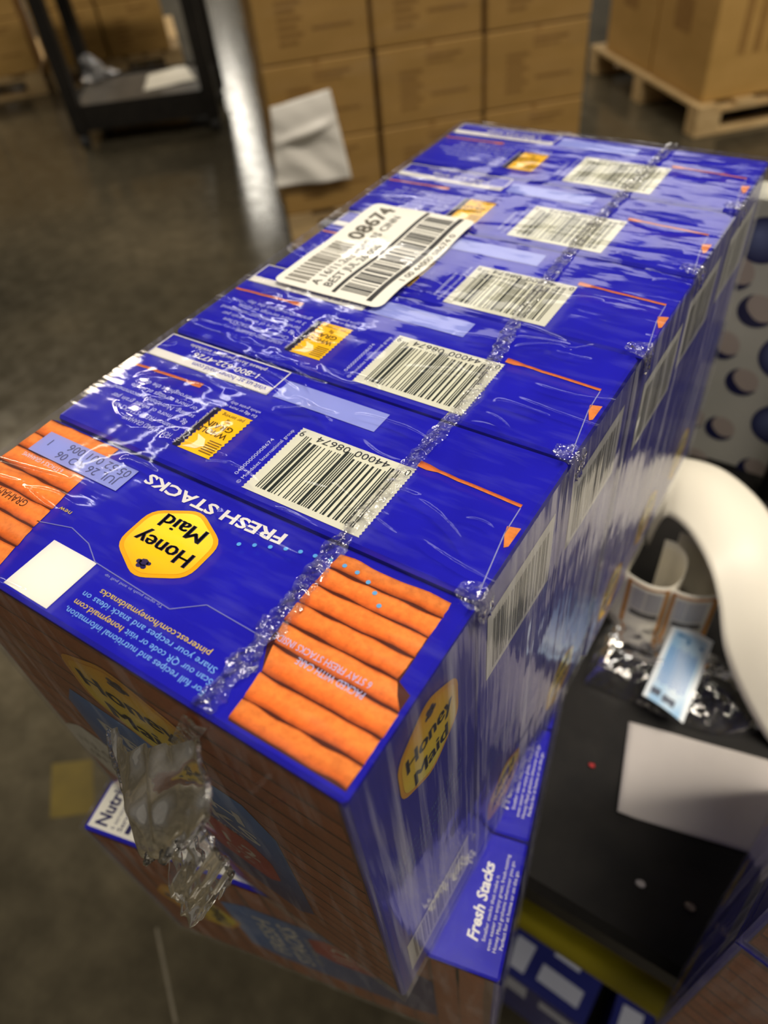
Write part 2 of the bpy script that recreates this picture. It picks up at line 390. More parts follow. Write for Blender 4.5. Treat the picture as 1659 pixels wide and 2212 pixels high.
def stamp(pl, u0, v0, u1, v1, parent, l):
    s = pl.poly('whole_grain_stamp', teeth(u0, v0, u1, v1, 12, 0.7), srgb(250, 200, 20), l, parent)
    pl.rect('stamp_edge_strip', u1, v0, u1 + 2.6, v1, srgb(20, 18, 30), l, s)
    pl.text('stamp_edge_lettering', 'WholeGrainsCouncil.org', u1 + 2.0, v0 + 0.8, 1.3, WHITE, l + 1, s, width=v1 - v0 - 1.6, right=(0, 1), up=(1, 0))
    um = (u0 + u1) / 2
    ink = srgb(70, 46, 10)
    pl.text('stamp_lettering', 'WHOLE', u0 + 2.2, v0 + 12.6, 2.7, ink, l + 1, s, width=13.4, bold=0.02)
    pl.text('stamp_lettering', 'GRAIN', u0 + 2.6, v0 + 16.3, 2.7, ink, l + 1, s, width=12.6, bold=0.02)
    pl.text('stamp_lettering', '8g', um - 1.2, v0 + 19.0, 1.9, ink, l + 1, s)
    pl.text('stamp_lettering', 'per serving', um - 5, v0 + 21.8, 1.7, ink, l + 1, s, width=10)
    pl.poly('sheaf', [(um + 6.5, v0 + 1.0), (um + 1, v0 + 2.0), (um - 1, v0 + 4.6), (um + 1, v0 + 7.4), (um + 5.5, v0 + 8.6), (um + 3.4, v0 + 6), (um + 3.6, v0 + 3.4)], srgb(255, 240, 190), l + 1, s)
    pl.rects('sheaf_stripes', [(um - 6.5, v0 + 1.6 + k * 1.15, um - 0.9, v0 + 2.1 + k * 1.15) for k in range(6)], srgb(120, 84, 20), l + 1, s)
    return s
def front_print(pl, body):
    """front and back of the carton: graham stack photo, blue banner, logo, red flash"""
    bands = []; n = 15
    for k in range(n):
        v0 = 4 + (Hm - 8) * k / n; v1 = 4 + (Hm - 8) * (k + 0.93) / n
        bands.append(((3, v0), (Wm - 3, v0 + 1.2 * math.sin(k * 2.1)), (3, v1), (Wm - 3, v1 + 1.2 * math.sin(k * 2.1))))
    f = pl.rect('graham_photo', 2.2, 2.2, Wm - 2.2, Hm - 2.2, srgb(120, 62, 34), 0, body)
    crackers(pl, 'graham_crackers', bands, f, 1, 0.60, 0.72)
    ban = [(46, 62), (128, 62), (138, 78), (138, 158), (128, 172), (46, 172), (36, 158), (36, 78)]
    g = Geo(); g.add([pl.p(u, v, 3) for u, v in ban], [tuple(range(8))], [lerp(srgb(70, 140, 220), srgb(16, 22, 120), min(1, max(0, (v - 60) / 60))) for u, v in ban])
    bo = mk('blue_banner', g.v, g.f, M['print'], body, ink=g.c)
    pl.text('banner_lettering', 'FRESH', 52, 88, 10, WHITE, 4, bo, width=70, bold=0.02)
    pl.text('banner_lettering', 'STACKS', 48, 102, 10, WHITE, 4, bo, width=78, bold=0.02)
    pl.text('banner_lettering', '6 STAY FRESH STACKS', 60, 109, 3.5, WHITE, 4, bo, width=56)
    logo(pl, Wm / 2 + 2, 39, 33, 27, body, 4)
    red = pl.poly('red_flash', rounded([(84, 118), (92, 108), (118, 108), (126, 118), (126, 138), (118, 148), (92, 148), (84, 138)], 3), srgb(190, 26, 24), 4, body)
    pl.text('flash_lettering', '11.2', 92, 129, 9, WHITE, 5, red, width=26, bold=0.02)
    pl.text('flash_lettering', 'OZ', 98, 140, 7, WHITE, 5, red, width=14)
def carton_body():
    g = Geo(); g.box((-W / 2, 0, 0), (W / 2, D, H), 0.0011)
    o = g.build('cracker_carton', M['blue']); return o
TOP = Plane((W / 2, 0, H), (-1, 0, 0), (0, 1, 0), (0, 0, 1))
BOT = Plane((W / 2, D, 0), (-1, 0, 0), (0, -1, 0), (0, 0, -1))
RGT = Plane((W / 2, 0, H), (0, 1, 0), (0, 0, -1), (1, 0, 0))
LFT = Plane((-W / 2, D, H), (0, -1, 0), (0, 0, -1), (-1, 0, 0))
FRO = Plane((-W / 2, 0, H), (1, 0, 0), (0, 0, -1), (0, -1, 0))
BAK = Plane((W / 2, D, H), (-1, 0, 0), (0, 0, -1), (0, 1, 0))
def top_print(body):
    pl = TOP
    # graham photo beside the right edge
    e = [(42.6, 6.0, 59.4, 59.4), (43.0, 5.6, 53.0, 53.4), (43.2, 5.9, 46.2, 46.2), (43.2, 5.9, 39.0, 39.2), (43.0, 6.4, 31.8, 31.6), (40.5, 1.0, 24.6, 24.0), (38.0, 1.0, 16.2, 16.2), (37.2, 1.2, 8.2, 8.8), (36.8, 1.4, 1.8, 2.0)]
    f = pl.poly('graham_photo', [(42.4, 59), (6, 59), (5.6, 32), (1.2, 30), (1.2, 2.2), (36.6, 2.0), (38, 17), (42.6, 25)], GAP, 0, body)
    crackers(pl, 'graham_crackers', [((a[0], a[2]), (a[1], a[3]), (b[0], b[2] + 0.7), (b[1], b[3] + 0.7)) for a, b in zip(e, e[1:])], f, 1)
    t = pl.text('photo_lettering', '6 STAY FRESH STACKS INSIDE', 11, 28.3, 2.1, srgb(176, 196, 255), 2, f, width=31)
    pl.text('photo_lettering', 'PACKED WITH CARE', 11, 25.0, 2.1, srgb(176, 196, 255), 2, f, width=21)
    # graham photo beside the left edge
    f = pl.poly('graham_photo', [(139.6, 61.2), (176.2, 61.4), (176.2, 1.6), (131.5, 1.6), (137, 23), (139.6, 45)], GAP, 0, body)
    ys = [61.0, 52.6, 45.2, 36.6, 28.8, 20.6, 12.4, 2.0]
    us = [139.6, 139.7, 139.8, 138.6, 137.4, 136.0, 134.0, 131.6]
    crackers(pl, 'graham_crackers', [((176, ys[k]), (us[k], ys[k]), (176, ys[k + 1] + 0.7), (us[k + 1], ys[k + 1] + 0.7)) for k in range(7)], f, 1)
    pl.text('photo_lettering', 'GRAHAM', 147, 28.2, 3.0, srgb(70, 24, 10), 2, f, width=15)
    pl.text('photo_lettering', '6 STACKS 4 GRAHAMS', 149, 44.3, 1.8, srgb(214, 222, 255), 2, f, width=21)
    # date panel
    dp = pl.rect('date_panel', 124.4, 45.6, 170.2, 56.2, LAV, 3, body)
    ink = srgb(84, 88, 128)
    pl.text('date_code', 'JUL 26 RO 06', 127, 50.4, 3.4, ink, 4, dp, width=31)
    pl.text('date_code', '05:52 001 006', 125.8, 55.0, 3.4, ink, 4, dp, width=31); pl.text('date_code', '1', 165, 53.4, 3.2, ink, 4, dp)
    pl.rect('recipe_code_panel', 105.6, 1.7, 125.4, 20.8, WHITE, 1, body)
    logo(pl, 92, 37.5, 17.4, 15.2, body, 1, up=-1)
    pl.text('panel_lettering', 'FRESH STACKS', 61.2, 57.6, 4.2, WHITE, 1, body, width=58.6, bold=0.03, arc=0.8)
    g = Geo()
    for (u, v) in [(72.1, 47.5), (67.6, 49.5), (62.9, 51.2), (58.3, 52.9), (53.7, 54.1), (48.9, 54.9), (44, 55.8), (39.1, 56.0), (34.5, 55.7), (29.8, 54.3), (26.1, 52.0), (22.7, 48.9)]:
        g.add([pl.p(u + 0.75 * math.cos(k * 0.785), v + 0.75 * math.sin(k * 0.785), 3) for k in range(8)], [tuple(range(8))], srgb(96, 178, 240))
    mk('dotted_trail', g.v, g.f, M['print'], body, ink=g.c)
    pl.text('panel_lettering', 'new', 130, 32.0, 1.8, srgb(236, 208, 60), 1, body, width=5.6)
    pl.line('tear_line', [(137.4, 23.5), (124.5, 27.1), (114.3, 25.1), (106.6, 20.9), (73.7, 19.4), (65.3, 25.7), (43.2, 25.1)], 0.35, srgb(120, 124, 190), 1, body)
    pl.text('panel_lettering', 'To open push in and pull up', 76, 19.3, 0.9, srgb(150, 158, 220), 1, body, width=24)
    YB, BB = srgb(238, 208, 70), srgb(132, 190, 250)
    pl.text('panel_lettering', 'For full recipes and nutritional information,', 46.8, 5.5, 2.0, BB, 1, body, width=54)
    pl.text('panel_lettering', 'Scan our QR code or visit', 47.2, 8.6, 2.0, BB, 1, body, width=32)
    pl.text('panel_lettering', 'honeymaid.com', 80.5, 8.6, 2.0, YB, 1, body, width=20)
    pl.text('panel_lettering', 'Share your recipes and snack ideas on', 48.5, 11.8, 2.0, BB, 1, body, width=52)
    pl.text('panel_lettering', 'pinterest.com/honeymaidsnacks', 53.5, 14.9, 2.0, YB, 1, body, width=43)
def bottom_print(body):
    pl = BOT
    barcode(pl, 41, 3.2, 87.5, 36.6, body, 1)
    sliver(pl, 'graham_sliver', 4.6, 42, 37.4, 39.6, body, 1)
    sliver(pl, 'graham_sliver', 138, 175, 38.8, 37.8, body, 1, True)
    pl.poly('graham_corner', [(0.8, 29.0), (4.8, 28.0), (4.2, 25), (2.0, 20), (1.0, 21)], OR1, 1, body, M['graham'])
    pl.line('flap_edge', [(4.6, 36.5), (4.2, 25), (0.6, 2.4)], 0.35, srgb(150, 154, 200), 1, body)
    stamp(pl, 106.2, 8.2, 121.4, 31.5, body, 1)
    LB = srgb(206, 210, 250)
    pl.text('stamp_note', 'Eat 48g or more of', 106.5, 34.4, 1.5, LB, 1, body, width=15.5); pl.text('stamp_note', 'whole grains daily', 106.5, 36.8, 1.5, LB, 1, body, width=14.5)
    for k, s in enumerate(['HONEY MAID GRAHAMS', 'Cinnamon FRESH STACKS have', '8g or more of whole grain per', 'serving. Nutritionists recommend', '3 or more servings of whole', 'grains throughout the day.']):
        pl.text('panel_lettering', s, 127.5, 12.4 + 3.9 * k, 2.3, LB, 1, body, width=min(43, 1.36 * len(s)))
    pl.text('panel_lettering', '© Mondelez International group', 89.2, 4.0, 1.5, LB, 1, body, width=30, right=(0, 1), up=(1, 0))
    pl.text('panel_lettering', '04000000008674', 92.6, 7.0, 1.5, LB, 1, body, width=20, right=(0, 1), up=(1, 0))
    fr = pl.rects('contact_frame', [(111.5, 45.4, 175, 46.0), (111.5, 60.6, 175, 61.2), (111.5, 45.4, 112.1, 61.2), (174.4, 45.4, 175, 61.2), (111.5, 45.4, 175, 50.2)], WHITE, 1, body)
    pl.text('contact_lettering', 'visit us at: honeymaid.com', 114, 49.4, 2.6, BLUE, 2, fr, width=38)
    pl.text('contact_lettering', '1-800-622-4726', 122, 54.8, 3.0, WHITE, 1, fr, width=34, bold=0.01)
    pl.text('contact_lettering', 'please have package available', 122, 58.8, 1.9, WHITE, 1, fr, width=40)
    pl.rect('date_panel', 64, 46, 109, 56.4, LAV, 1, body)
def side_right(body):
    pl = RGT
    logo(pl, Dm / 2 + 3.5, 29, 18.5, 21, body, 1)
    for k in range(4): pl.text('panel_lettering', ['There is a little bit of', 'goodness in every stack,', 'made with whole grain', 'and real honey.'][k], 12, 74 + 5.6 * k, 2.6, srgb(84, 118, 206), 1, body, width=40)
    pan = pl.rect('barcode_panel', 8, 150, 56, 185, srgb(236, 236, 226), 1, body)
    pl.rects('bars', [(12 + a * 40, 153, 12 + b * 40, 180) for a, b in UPC], srgb(112, 114, 116), 2, pan)
def side_left(body):
    pl = LFT
    pan = pl.rect('nutrition_panel', 1.8, 1.8, Dm - 1.8, 112, WHITE, 1, body)
    ink = srgb(34, 32, 92)
    pl.text('nutrition_lettering', 'Nutrition Facts', 4, 11.2, 6.6, ink, 2, pan, width=54, bold=0.025)
    pl.text('nutrition_lettering', '6 servings per container', 4, 15.6, 2.4, srgb(90, 90, 120), 2, pan, width=34)
    pl.text('nutrition_lettering', 'Serving size   2 full sheets', 4, 19.6, 2.6, ink, 2, pan, width=50, bold=0.01)
    pl.rects('nutrition_rules', [(4, 21.4, Dm - 4, 24.0), (4, 33.4, Dm - 4, 34.6)] + [(4, 40 + 5.2 * k, Dm - 4, 40.3 + 5.2 * k) for k in range(14)], ink, 2, pan)
    pl.text('nutrition_lettering', 'Calories', 4, 31.6, 4.8, ink, 2, pan, width=26, bold=0.02); pl.text('nutrition_lettering', '130', 46, 31.6, 6, ink, 2, pan, width=12, bold=0.02)
    for k, s in enumerate(['Total Fat 3g', 'Saturated Fat 0g', 'Trans Fat 0g', 'Cholesterol 0mg', 'Sodium 160mg', 'Total Carb 24g', 'Dietary Fiber 1g', 'Total Sugars 8g', 'Protein 2g']):
        pl.text('nutrition_lettering', s, 5, 39.2 + 5.2 * k, 2.4, ink, 2, pan, width=1.7 * len(s))
    pl.text('panel_lettering', 'Fresh Stacks', 12.5, 189.5, 4.6, WHITE, 1, body, width=36, bold=0.03, shear=0.2)
    for k, s in enumerate(['Smaller stacks that make it', 'even easier to enjoy great, fresh-tasting', 'Honey Maid grahams wherever you go.', 'Perfect for at home or on the go.']):
        pl.text('panel_lettering', s, 10.5 + (3, 0, 0, 2)[k], 192.6 + 2.5 * k, 1.5, WHITE, 1, body, width=(30, 44, 42, 36)[k])

# ------------------------------------------------------------------ setting: floor
mf, nt, p = newmat('polished_concrete')
vec = coords(nt, (1, 1, 1))
n1 = noisetex(nt, vec, 0.9, 8, 0.62); n2 = noisetex(nt, vec, 14, 6, 0.7)
r1 = ramp(nt, n1.outputs[0], [(0.30, srgb(58, 54, 44)), (0.52, srgb(80, 74, 60)), (0.74, srgb(112, 102, 82))])
r2 = ramp(nt, n2.outputs[0], [(0.35, (0.72, 0.72, 0.72, 1)), (0.65, (1.1, 1.1, 1.08, 1))])
mx = nt.nodes.new('ShaderNodeMix'); mx.data_type = 'RGBA'; mx.blend_type = 'MULTIPLY'; mx.inputs[0].default_value = 1
nt.links.new(r1.outputs[0], mx.inputs[6]); nt.links.new(r2.outputs[0], mx.inputs[7]); nt.links.new(mx.outputs[2], p.inputs['Base Color'])
rr = ramp(nt, n2.outputs[0], [(0.3, (0.11, 0.11, 0.11, 1)), (0.7, (0.22, 0.22, 0.22, 1))]); nt.links.new(rr.outputs[0], p.inputs['Roughness'])
nt.links.new(bump(nt, n2.outputs[0], 0.05, 0.004).outputs[0], p.inputs['Normal'])
fl = mk('floor', [(-30, -10, 0), (10, -10, 0), (10, 30, 0), (-30, 30, 0)], [(0, 1, 2, 3)], mf); fl['kind'] = 'structure'
ce = mk('ceiling', [(-30, -10, 7), (10, -10, 7), (10, 30, 7), (-30, 30, 7)], [(0, 3, 2, 1)], simple('white_steel_deck', srgb(150, 148, 142), srgb(170, 168, 160), (1, 12, 1), 2, rough=0.6)); ce['kind'] = 'structure'
M['floorpaint'] = simple('worn_yellow_floor_paint', srgb(74, 62, 14), srgb(94, 80, 22), ns=9, rough=0.5)
M['floorscratch'] = simple('pale_floor_scratch', srgb(98, 92, 78), srgb(112, 104, 88), ns=30, rough=0.5)
q = [atz(112, 1650, 0.001), atz(200, 1640, 0.001), atz(205, 1755, 0.001), atz(108, 1768, 0.001)]
mk('floor_paint_patch', q, [(0, 1, 2, 3)], M['floorpaint'], fl)
a, b = atz(338, 2005, 0.001), atz(380, 2212, 0.001); d = (b - a).normalized().cross(V3((0, 0, 1))) * 0.0025
mk('floor_scratch', [a - d, a + d, b + d, b - d], [(0, 1, 2, 3)], M['floorscratch'], fl)

# ------------------------------------------------------------------ work cart that carries the packs
ZC = ZL - 0.1786
cart = tag(empty('utility_cart', (0.2, 0.55, 0)), 'black plastic work cart carrying the shrink-wrapped cracker packs', 'cart')
cart.location = (0, 0, 0)
CX0, CX1, CY0, CY1 = -0.12, 0.62, 0.122, 0.95
g = Geo(); g.box((CX0, CY0, ZC - 0.035), (CX1, CY1, ZC), 0.006); g.build('top_shelf', M['black'], cart)
g = Geo(); g.box((CX0, CY0 + 0.05, 0.20), (CX1, CY1, 0.235), 0.006); g.build('lower_shelf', M['black'], cart)
for (x, y) in ((CX0 + 0.04, CY0 + 0.09), (CX1 - 0.04, CY0 + 0.09), (CX0 + 0.04, CY1 - 0.04), (CX1 - 0.04, CY1 - 0.04)):
    g = Geo(); g.box((x - 0.02, y - 0.02, 0.235), (x + 0.02, y + 0.02, ZC - 0.035), 0.004); leg = g.build('leg', M['blackmetal'], cart)
    g = Geo(); g.tube([(x - 0.015, y, 0.05), (x + 0.015, y, 0.05)], 0.05, 20); g.build('caster_wheel', M['rubber'], cart)
    g = Geo(); g.box((x - 0.025, y - 0.02, 0.09), (x + 0.025, y + 0.02, 0.20)); g.build('caster_fork', M['blackmetal'], cart)
g = Geo(); g.tube([(CX0 + 0.06, 0.132, 0.705), (CX1 - 0.06, 0.122, 0.705)], 0.0125, 16); g.build('yellow_rail', M['yellow'], cart, True)['label'] = 'olive yellow rail under the top edge'
for x in (0.32, CX1 - 0.1):
    g = Geo(); g.box((x - 0.008, 0.12, 0.70), (x + 0.008, 0.145, ZC - 0.03)); g.build('rail_bracket', M['blackmetal'], cart)
hx, hy = atz(1652, 1010, ZC + 0.05).x + 0.012, 0.575
g = Geo(); g.tube([(hx, hy, ZC), (hx, hy, ZC + 0.10), (hx, hy, ZC + 0.24)], 0.011, 14); g.build('upright_post', M['blackmetal'], cart, True)

# ------------------------------------------------------------------ cracker cartons: upper pack
def place(o, m): o.matrix_world = m
near = carton_body(); top_print(near); side_right(near); front_print(FRO, near)
tag(near, 'blue cracker carton with golden honey logo and white square on its top', 'carton', 'cartons of the upper pack')
sp = Plane((-W / 2, 0, H), (1, 0, 0), (0, 0, -1), (0, -1, 0))
so = sp.poly('white_weight_oval', rounded([(2, 150), (3, 128), (22, 112), (42, 114), (46, 132), (30, 168), (12, 170)], 6), WHITE, 5, near)
sp.text('weight_lettering', '11.2 OZ', 10, 137, 6, srgb(40, 36, 40), 6, so, width=26); sp.text('weight_lettering', '(317g)', 10, 150, 6, srgb(40, 36, 40), 6, so, width=24)
near.matrix_world = Matrix.Translation((-W / 2, 0, ZT - H))
flip = carton_body(); bottom_print(flip); side_right(flip)
ORD = ['next to the golden logo carton', 'second behind the golden logo carton', 'under the white shipping label middle', 'touching the white shipping label top', 'last before the kraft stack']
rn = random.Random(4)
flips = []
for k in range(1, 6):
    o = flip if k == 1 else copy_tree(flip)
    tag(o, 'upturned blue cracker carton with barcode on top, ' + ORD[k - 1], 'carton', 'cartons of the upper pack')
    m = Matrix.Translation((-W / 2 + rn.uniform(-0.0012, 0.0012), PITCH * k + D, ZT - rn.uniform(0, 0.0012))) @ Matrix.Rotation(rn.uniform(-0.006, 0.006), 4, 'Z') @ Matrix.Rotation(math.pi, 4, 'X')
    o.matrix_world = m; flips.append(o)

def ridge_map(ridges, w, l, nu, nv):
    """raised creases of the film: each (x, y, angle, length, bend, height, sigma) in metres"""
    hm = [[0.0] * (nu + 1) for _ in range(nv + 1)]
    for (x, y, a, L, bend, hh, sg) in ridges:
        ca, sa = math.cos(a), math.sin(a); R_ = L / 2 + 4 * sg
        for j in range(max(0, int((y - R_) / l * nv)), min(nv, int((y + R_) / l * nv) + 1) + 1):
            for i in range(max(0, int((x - R_) / w * nu)), min(nu, int((x + R_) / w * nu) + 1) + 1):
                dx, dy = i / nu * w - x, j / nv * l - y; p = dx * ca + dy * sa; q = -dx * sa + dy * ca - bend * (p / L) ** 2 * 4
                if abs(p) < L / 2 and abs(q) < 3 * sg: hm[j][i] += hh * math.exp(-(q / sg) ** 2) * math.cos(math.pi * p / L) ** 0.7
    return hm
# shrink film of a pack: shell a hair outside the cartons, in local coordinates x 0..w, y 0..l, z 0..h
def shrink(root, w, l, h, seed, mats, ridges=(), fine=1, amp=0.0009, parts=('top', 'right', 'left', 'near', 'far'), off=0.0012):
    def wob(P, n):
        e = noise.noise(V3((P[0] * 25 + seed, P[1] * 25, P[2] * 25))) * 0.6 + noise.noise(V3((P[0] * 90, P[1] * 90 + seed, P[2] * 90))) * 0.4
        return V3(P) + V3(n) * (off + amp * (0.5 + 0.8 * e))
    def fade(t): return min(1, 6 * t, 6 * (1 - t))
    def face(name, P, A, B, n, nu, nv, mat):
        def fn(s, t):
            q = V3(P) + V3(A) * s + V3(B) * t; f = fade(s) * fade(t)
            full = wob(q, n)
            # film meets the neighbouring sheets on the rounded edge
            c = V3((w / 2, l / 2, h / 2)); out = V3([off * (1 if x > m else -1) for x, m in zip(q, c)])
            e = V3([o if abs(abs(x - m) - m) < 1e-4 else 0 for o, x, m in zip(out, q, c)])
            return (q + e) * (1 - f) + full * f if f < 1 else full
        if name == 'top_sheet' and ridges:
            nu *= fine; nv *= fine; hm = ridge_map(ridges, w, l, nu, nv)
            return grid(name, nu, nv, lambda s, t: fn(s, t) + V3((0, 0, hm[int(round(t * nv))][int(round(s * nu))])), mat, root)
        return grid(name, nu, nv, fn, mat, root)
    S = {'top': ((0, 0, h), (w, 0, 0), (0, l, 0), (0, 0, 1), 48, 90, 0), 'right': ((w, 0, 0), (0, l, 0), (0, 0, h), (1, 0, 0), 90, 40, 1),
         'left': ((0, 0, 0), (0, l, 0), (0, 0, h), (-1, 0, 0), 60, 30, 1), 'near': ((0, 0, 0), (w, 0, 0), (0, 0, h), (0, -1, 0), 48, 48, 2), 'far': ((0, l, 0), (w, 0, 0), (0, 0, h), (0, 1, 0), 30, 30, 2)}
    for k in parts:
        P, A, B, n, nu, nv, mi = S[k]; face({'top': 'top_sheet', 'right': 'side_sheet', 'left': 'side_sheet', 'near': 'end_sheet', 'far': 'end_sheet'}[k], P, A, B, n, nu, nv, mats[mi])
FM = (M['film_top'], M['film_side'], M['film_end'])
LEN = PITCH * 5 + D
wrap = tag(empty('shrink_wrap', (-W, 0, ZT - H)), 'clear wrinkled shrink film around the upper pack of blue cartons, with white shipping label', 'plastic wrap')
rq = random.Random(12); RG = []
for (cx, cy, n, sx, sy) in ((0.045, 0.150, 22, 0.030, 0.022), (0.075, 0.118, 16, 0.035, 0.014), (0.10, 0.075, 12, 0.045, 0.010), (0.05, 0.215, 10, 0.03, 0.03), (0.145, 0.17, 16, 0.02, 0.05), (0.14, 0.27, 14, 0.025, 0.05), (0.06, 0.33, 12, 0.05, 0.03), (0.03, 0.03, 6, 0.02, 0.02)):
    for _ in range(n):
        RG.append((cx + rq.gauss(0, sx), cy + rq.gauss(0, sy), rq.gauss(0.05, 0.22), rq.uniform(0.012, 0.042), rq.gauss(0, 0.0025), rq.uniform(0.0003, 0.0011) * (1.25 if cx < 0.08 else 0.8), rq.uniform(0.0005, 0.0011)))
shrink(wrap, W, LEN, H, 3.0, FM, RG, 6)
# puckers where the film is pulled over the carton corners
for k in range(1, 6):
    def pk_fn(s, t, k=k):
        a = (t - 0.5) * 0.016; wd = 0.010 * (1 - abs(2 * t - 1) ** 2 * 0.6); q = (s - 0.5) * wd
        e = 0.0016 * abs(noise.noise(V3((s * 5, t * 7, k * 3.1)))) + 0.0008
        x = W + (0.0016 + e if a < 0 else 0.0016 - a); z = H + (0.0016 + a if a < 0 else 0.0016 + e)
        return V3((x, PITCH * k - 0.0007 + q, z))
    grid('corner_pucker', 12, 16, pk_fn, M['film_seam'], wrap)
# heat-sealed seam along the top and over the near edge: local x measured from the left
def seam_pt(t):
    pts = [(0.0503, 0.383), (0.0523, 0.3227), (0.0535, 0.262), (0.050, 0.19), (0.0425, 0.143), (0.0435, 0.102), (0.0445, 0.066), (0.0440, 0.050), (0.0428, 0.033), (0.0425, 0.018), (0.043, 0.0)]
    x = t * (len(pts) - 1); i = min(int(x), len(pts) - 2); return lerp(pts[i], pts[i + 1], x - i)
def seam_fn(s, t):
    u, y = seam_pt(t)
    wd = (0.0036 if y > 0.06 else 0.0042) * (0.8 + 0.45 * noise.noise(V3((y * 160, 2, 5)))) * (1 + 0.15 * noise.noise(V3((y * 900, s, 5))))
    x = u + (s - 0.5) * 2 * wd
    z = 0.0026 + (0.0018 if y < 0.066 else 0.0009) * noise.noise(V3((x * 420, y * 420, 1))) + 0.0010 * (1 - abs(2 * s - 1)) * (1 if y < 0.07 else 0.3)
    return V3((W - x, y, H + z))
grid('seal_seam', 8, 420, seam_fn, M['film_seam'], wrap)
def seam2(s, t):
    d = t * 0.055; x = 0.043 + 0.030 * t + (s - 0.5) * 0.008
    return V3((W - x, -0.0028 - 0.0012 * noise.noise(V3((x * 300, d * 300, 3))), H - d + 0.001))
grid('seal_seam', 6, 60, seam2, M['film_seam'], wrap)
# loose gathered film hanging from the near end
def pxl(x, y, Y): return aty(x, y, Y) - V3((-W, 0, ZT - H))
prof = [((236, 1575), (432, 1600), -0.003), ((250, 1622), (446, 1650), -0.008), ((268, 1680), (452, 1700), -0.014), ((300, 1735), (452, 1748), -0.017), ((345, 1782), (448, 1768), -0.017), ((392, 1800), (436, 1782), -0.016),
        ((408, 1830), (458, 1812), -0.017), ((425, 1862), (468, 1836), -0.018), ((446, 1890), (490, 1862), -0.018), ((474, 1906), (503, 1880), -0.018), ((488, 1908), (503, 1896), -0.018)]
L_ = catmull([pxl(*a, y) for a, b, y in prof], 8); R_ = catmull([pxl(*b, y) for a, b, y in prof], 8)
def tail_fn(s, t, side=1):
    i = min(int(t * (len(L_) - 1)), len(L_) - 1); a, b = L_[i], R_[i]; q = a.lerp(b, s); wd = (b - a).length
    bul = math.sin(math.pi * s) * (0.004 + 0.16 * wd) * (0.25 + t) * side
    cr = 0.0052 * noise.noise(V3((s * 6, t * 2.2, 7 * side))) + 0.0022 * noise.noise(V3((s * 11, t * 6, 3))) + 0.0022 * noise.noise(V3((s * 4, t * 22, 9))) * t * t
    return q + V3((0.4 * cr, -bul - cr * 1.3, 0.5 * cr))
grid('gathered_film', 40, 80, tail_fn, M['film_tail'], wrap)
for e_ in (0.0, 1.0):       # rolled thick edges of the gather
    g = Geo(); g.tube([tail_fn(e_, k / 60) + V3((0, -0.0005, 0)) for k in range(61)], [0.0006 + 0.0007 * abs(noise.noise(V3((k * 0.4, e_, 2)))) for k in range(61)], 6); g.build('rolled_film_edge', M['film_seam'], wrap, True)
g = Geo(); g.tube([tail_fn(k / 30, 0.46 + 0.03 * math.sin(k * 0.5)) + V3((0, -0.001, 0)) for k in range(31)], 0.0011, 6); g.build('rolled_film_edge', M['film_seam'], wrap, True)
# shipping label stuck on the film (millimetres from the right edge and from the near edge)
SLx = lambda u, v: 0.0 
def lab_h(u, v): return 0.0021 + 0.0009 * math.sin((v - 175) / 86 * 9.0) * (0.4 + 0.6 * (163 - u) / 59 * 0.6) + 0.0004 * noise.noise(V3((u * 0.05, v * 0.05, 4)))
class Bent(Plane):
    def p(s, u, v, l=1): return V3((W - u / 1000, v / 1000, H + lab_h(u, v) + l * LAY * 1.2))
BL = Bent((0, 0, 0), (1, 0, 0), (0, 1, 0), (0, 0, 1))
def lab_fn(s, t): return BL.p(104.5 + 57.5 * s, 175.4 + 85.6 * t, 0)
def cut(s, t):          # rounded corners
    u = (s - 0.5) * 57.5; v = (t - 0.5) * 85.6; r = 4; hu, hv = 28.75 - r, 42.8 - r
    du, dv = abs(u) - hu, abs(v) - hv
    if du > 0 and dv > 0:
        k = math.hypot(du, dv)
        if k > r: du, dv = du * r / k, dv * r / k; u = math.copysign(hu + du, u); v = math.copysign(hv + dv, v)
    return u / 57.5 + 0.5, v / 85.6 + 0.5
lab = grid('shipping_label', 30, 44, lambda s, t: lab_fn(*cut(s, t)), M['print'], wrap, colfn=lambda s, t: srgb(238, 236, 226)); lab['label'] = 'white shipping label with two barcodes and bold 08674'
def lrects(name, rs, col, l):
    g = Geo()
    for (u0, v0, u1, v1) in rs:
        n = max(1, int(max(u1 - u0, v1 - v0) / 2.0))
        for k in range(n):
            if (v1 - v0) > (u1 - u0): a, b = v0 + (v1 - v0) * k / n, v0 + (v1 - v0) * (k + 1) / n; Q = [(u0, a), (u1, a), (u1, b), (u0, b)]
            else: a, b = u0 + (u1 - u0) * k / n, u0 + (u1 - u0) * (k + 1) / n; Q = [(a, v0), (b, v0), (b, v1), (a, v1)]
            g.add([BL.p(x, y, l) for x, y in Q], [(0, 1, 2, 3)], col)
    return mk(name, g.v, g.f, M['print'], lab, ink=g.c)
K = srgb(34, 32, 32)
lrects('label_bars', [(114, 181 + a * 75, 128.4, 181 + b * 75) for a, b in itf('10044000086740')], K, 1)
lrects('label_bearer', [(110.6, 178.2, 113.2, 260), (129.4, 178.2, 131.4, 260)], K, 1)
lrects('label_bars', [(146, 179 + a * 40, 158, 179 + b * 40) for a, b in UPC], srgb(96, 90, 78), 1)
BL.text('label_lettering', '08674', 147.5, 224, 8.5, srgb(84, 78, 64), 1, lab, width=33, right=(0, 1), up=(1, 0), bold=0.03)
BL.text('label_lettering', 'A 16/11.2oz HMG FS CINN', 140.2, 180, 4.2, srgb(60, 56, 52), 1, lab, width=70, right=(0, 1), up=(1, 0), bold=0.01)
BL.text('label_lettering', 'BEST JUL 26 006', 133.8, 181, 4.2, K, 1, lab, width=42, right=(0, 1), up=(1, 0), bold=0.01)
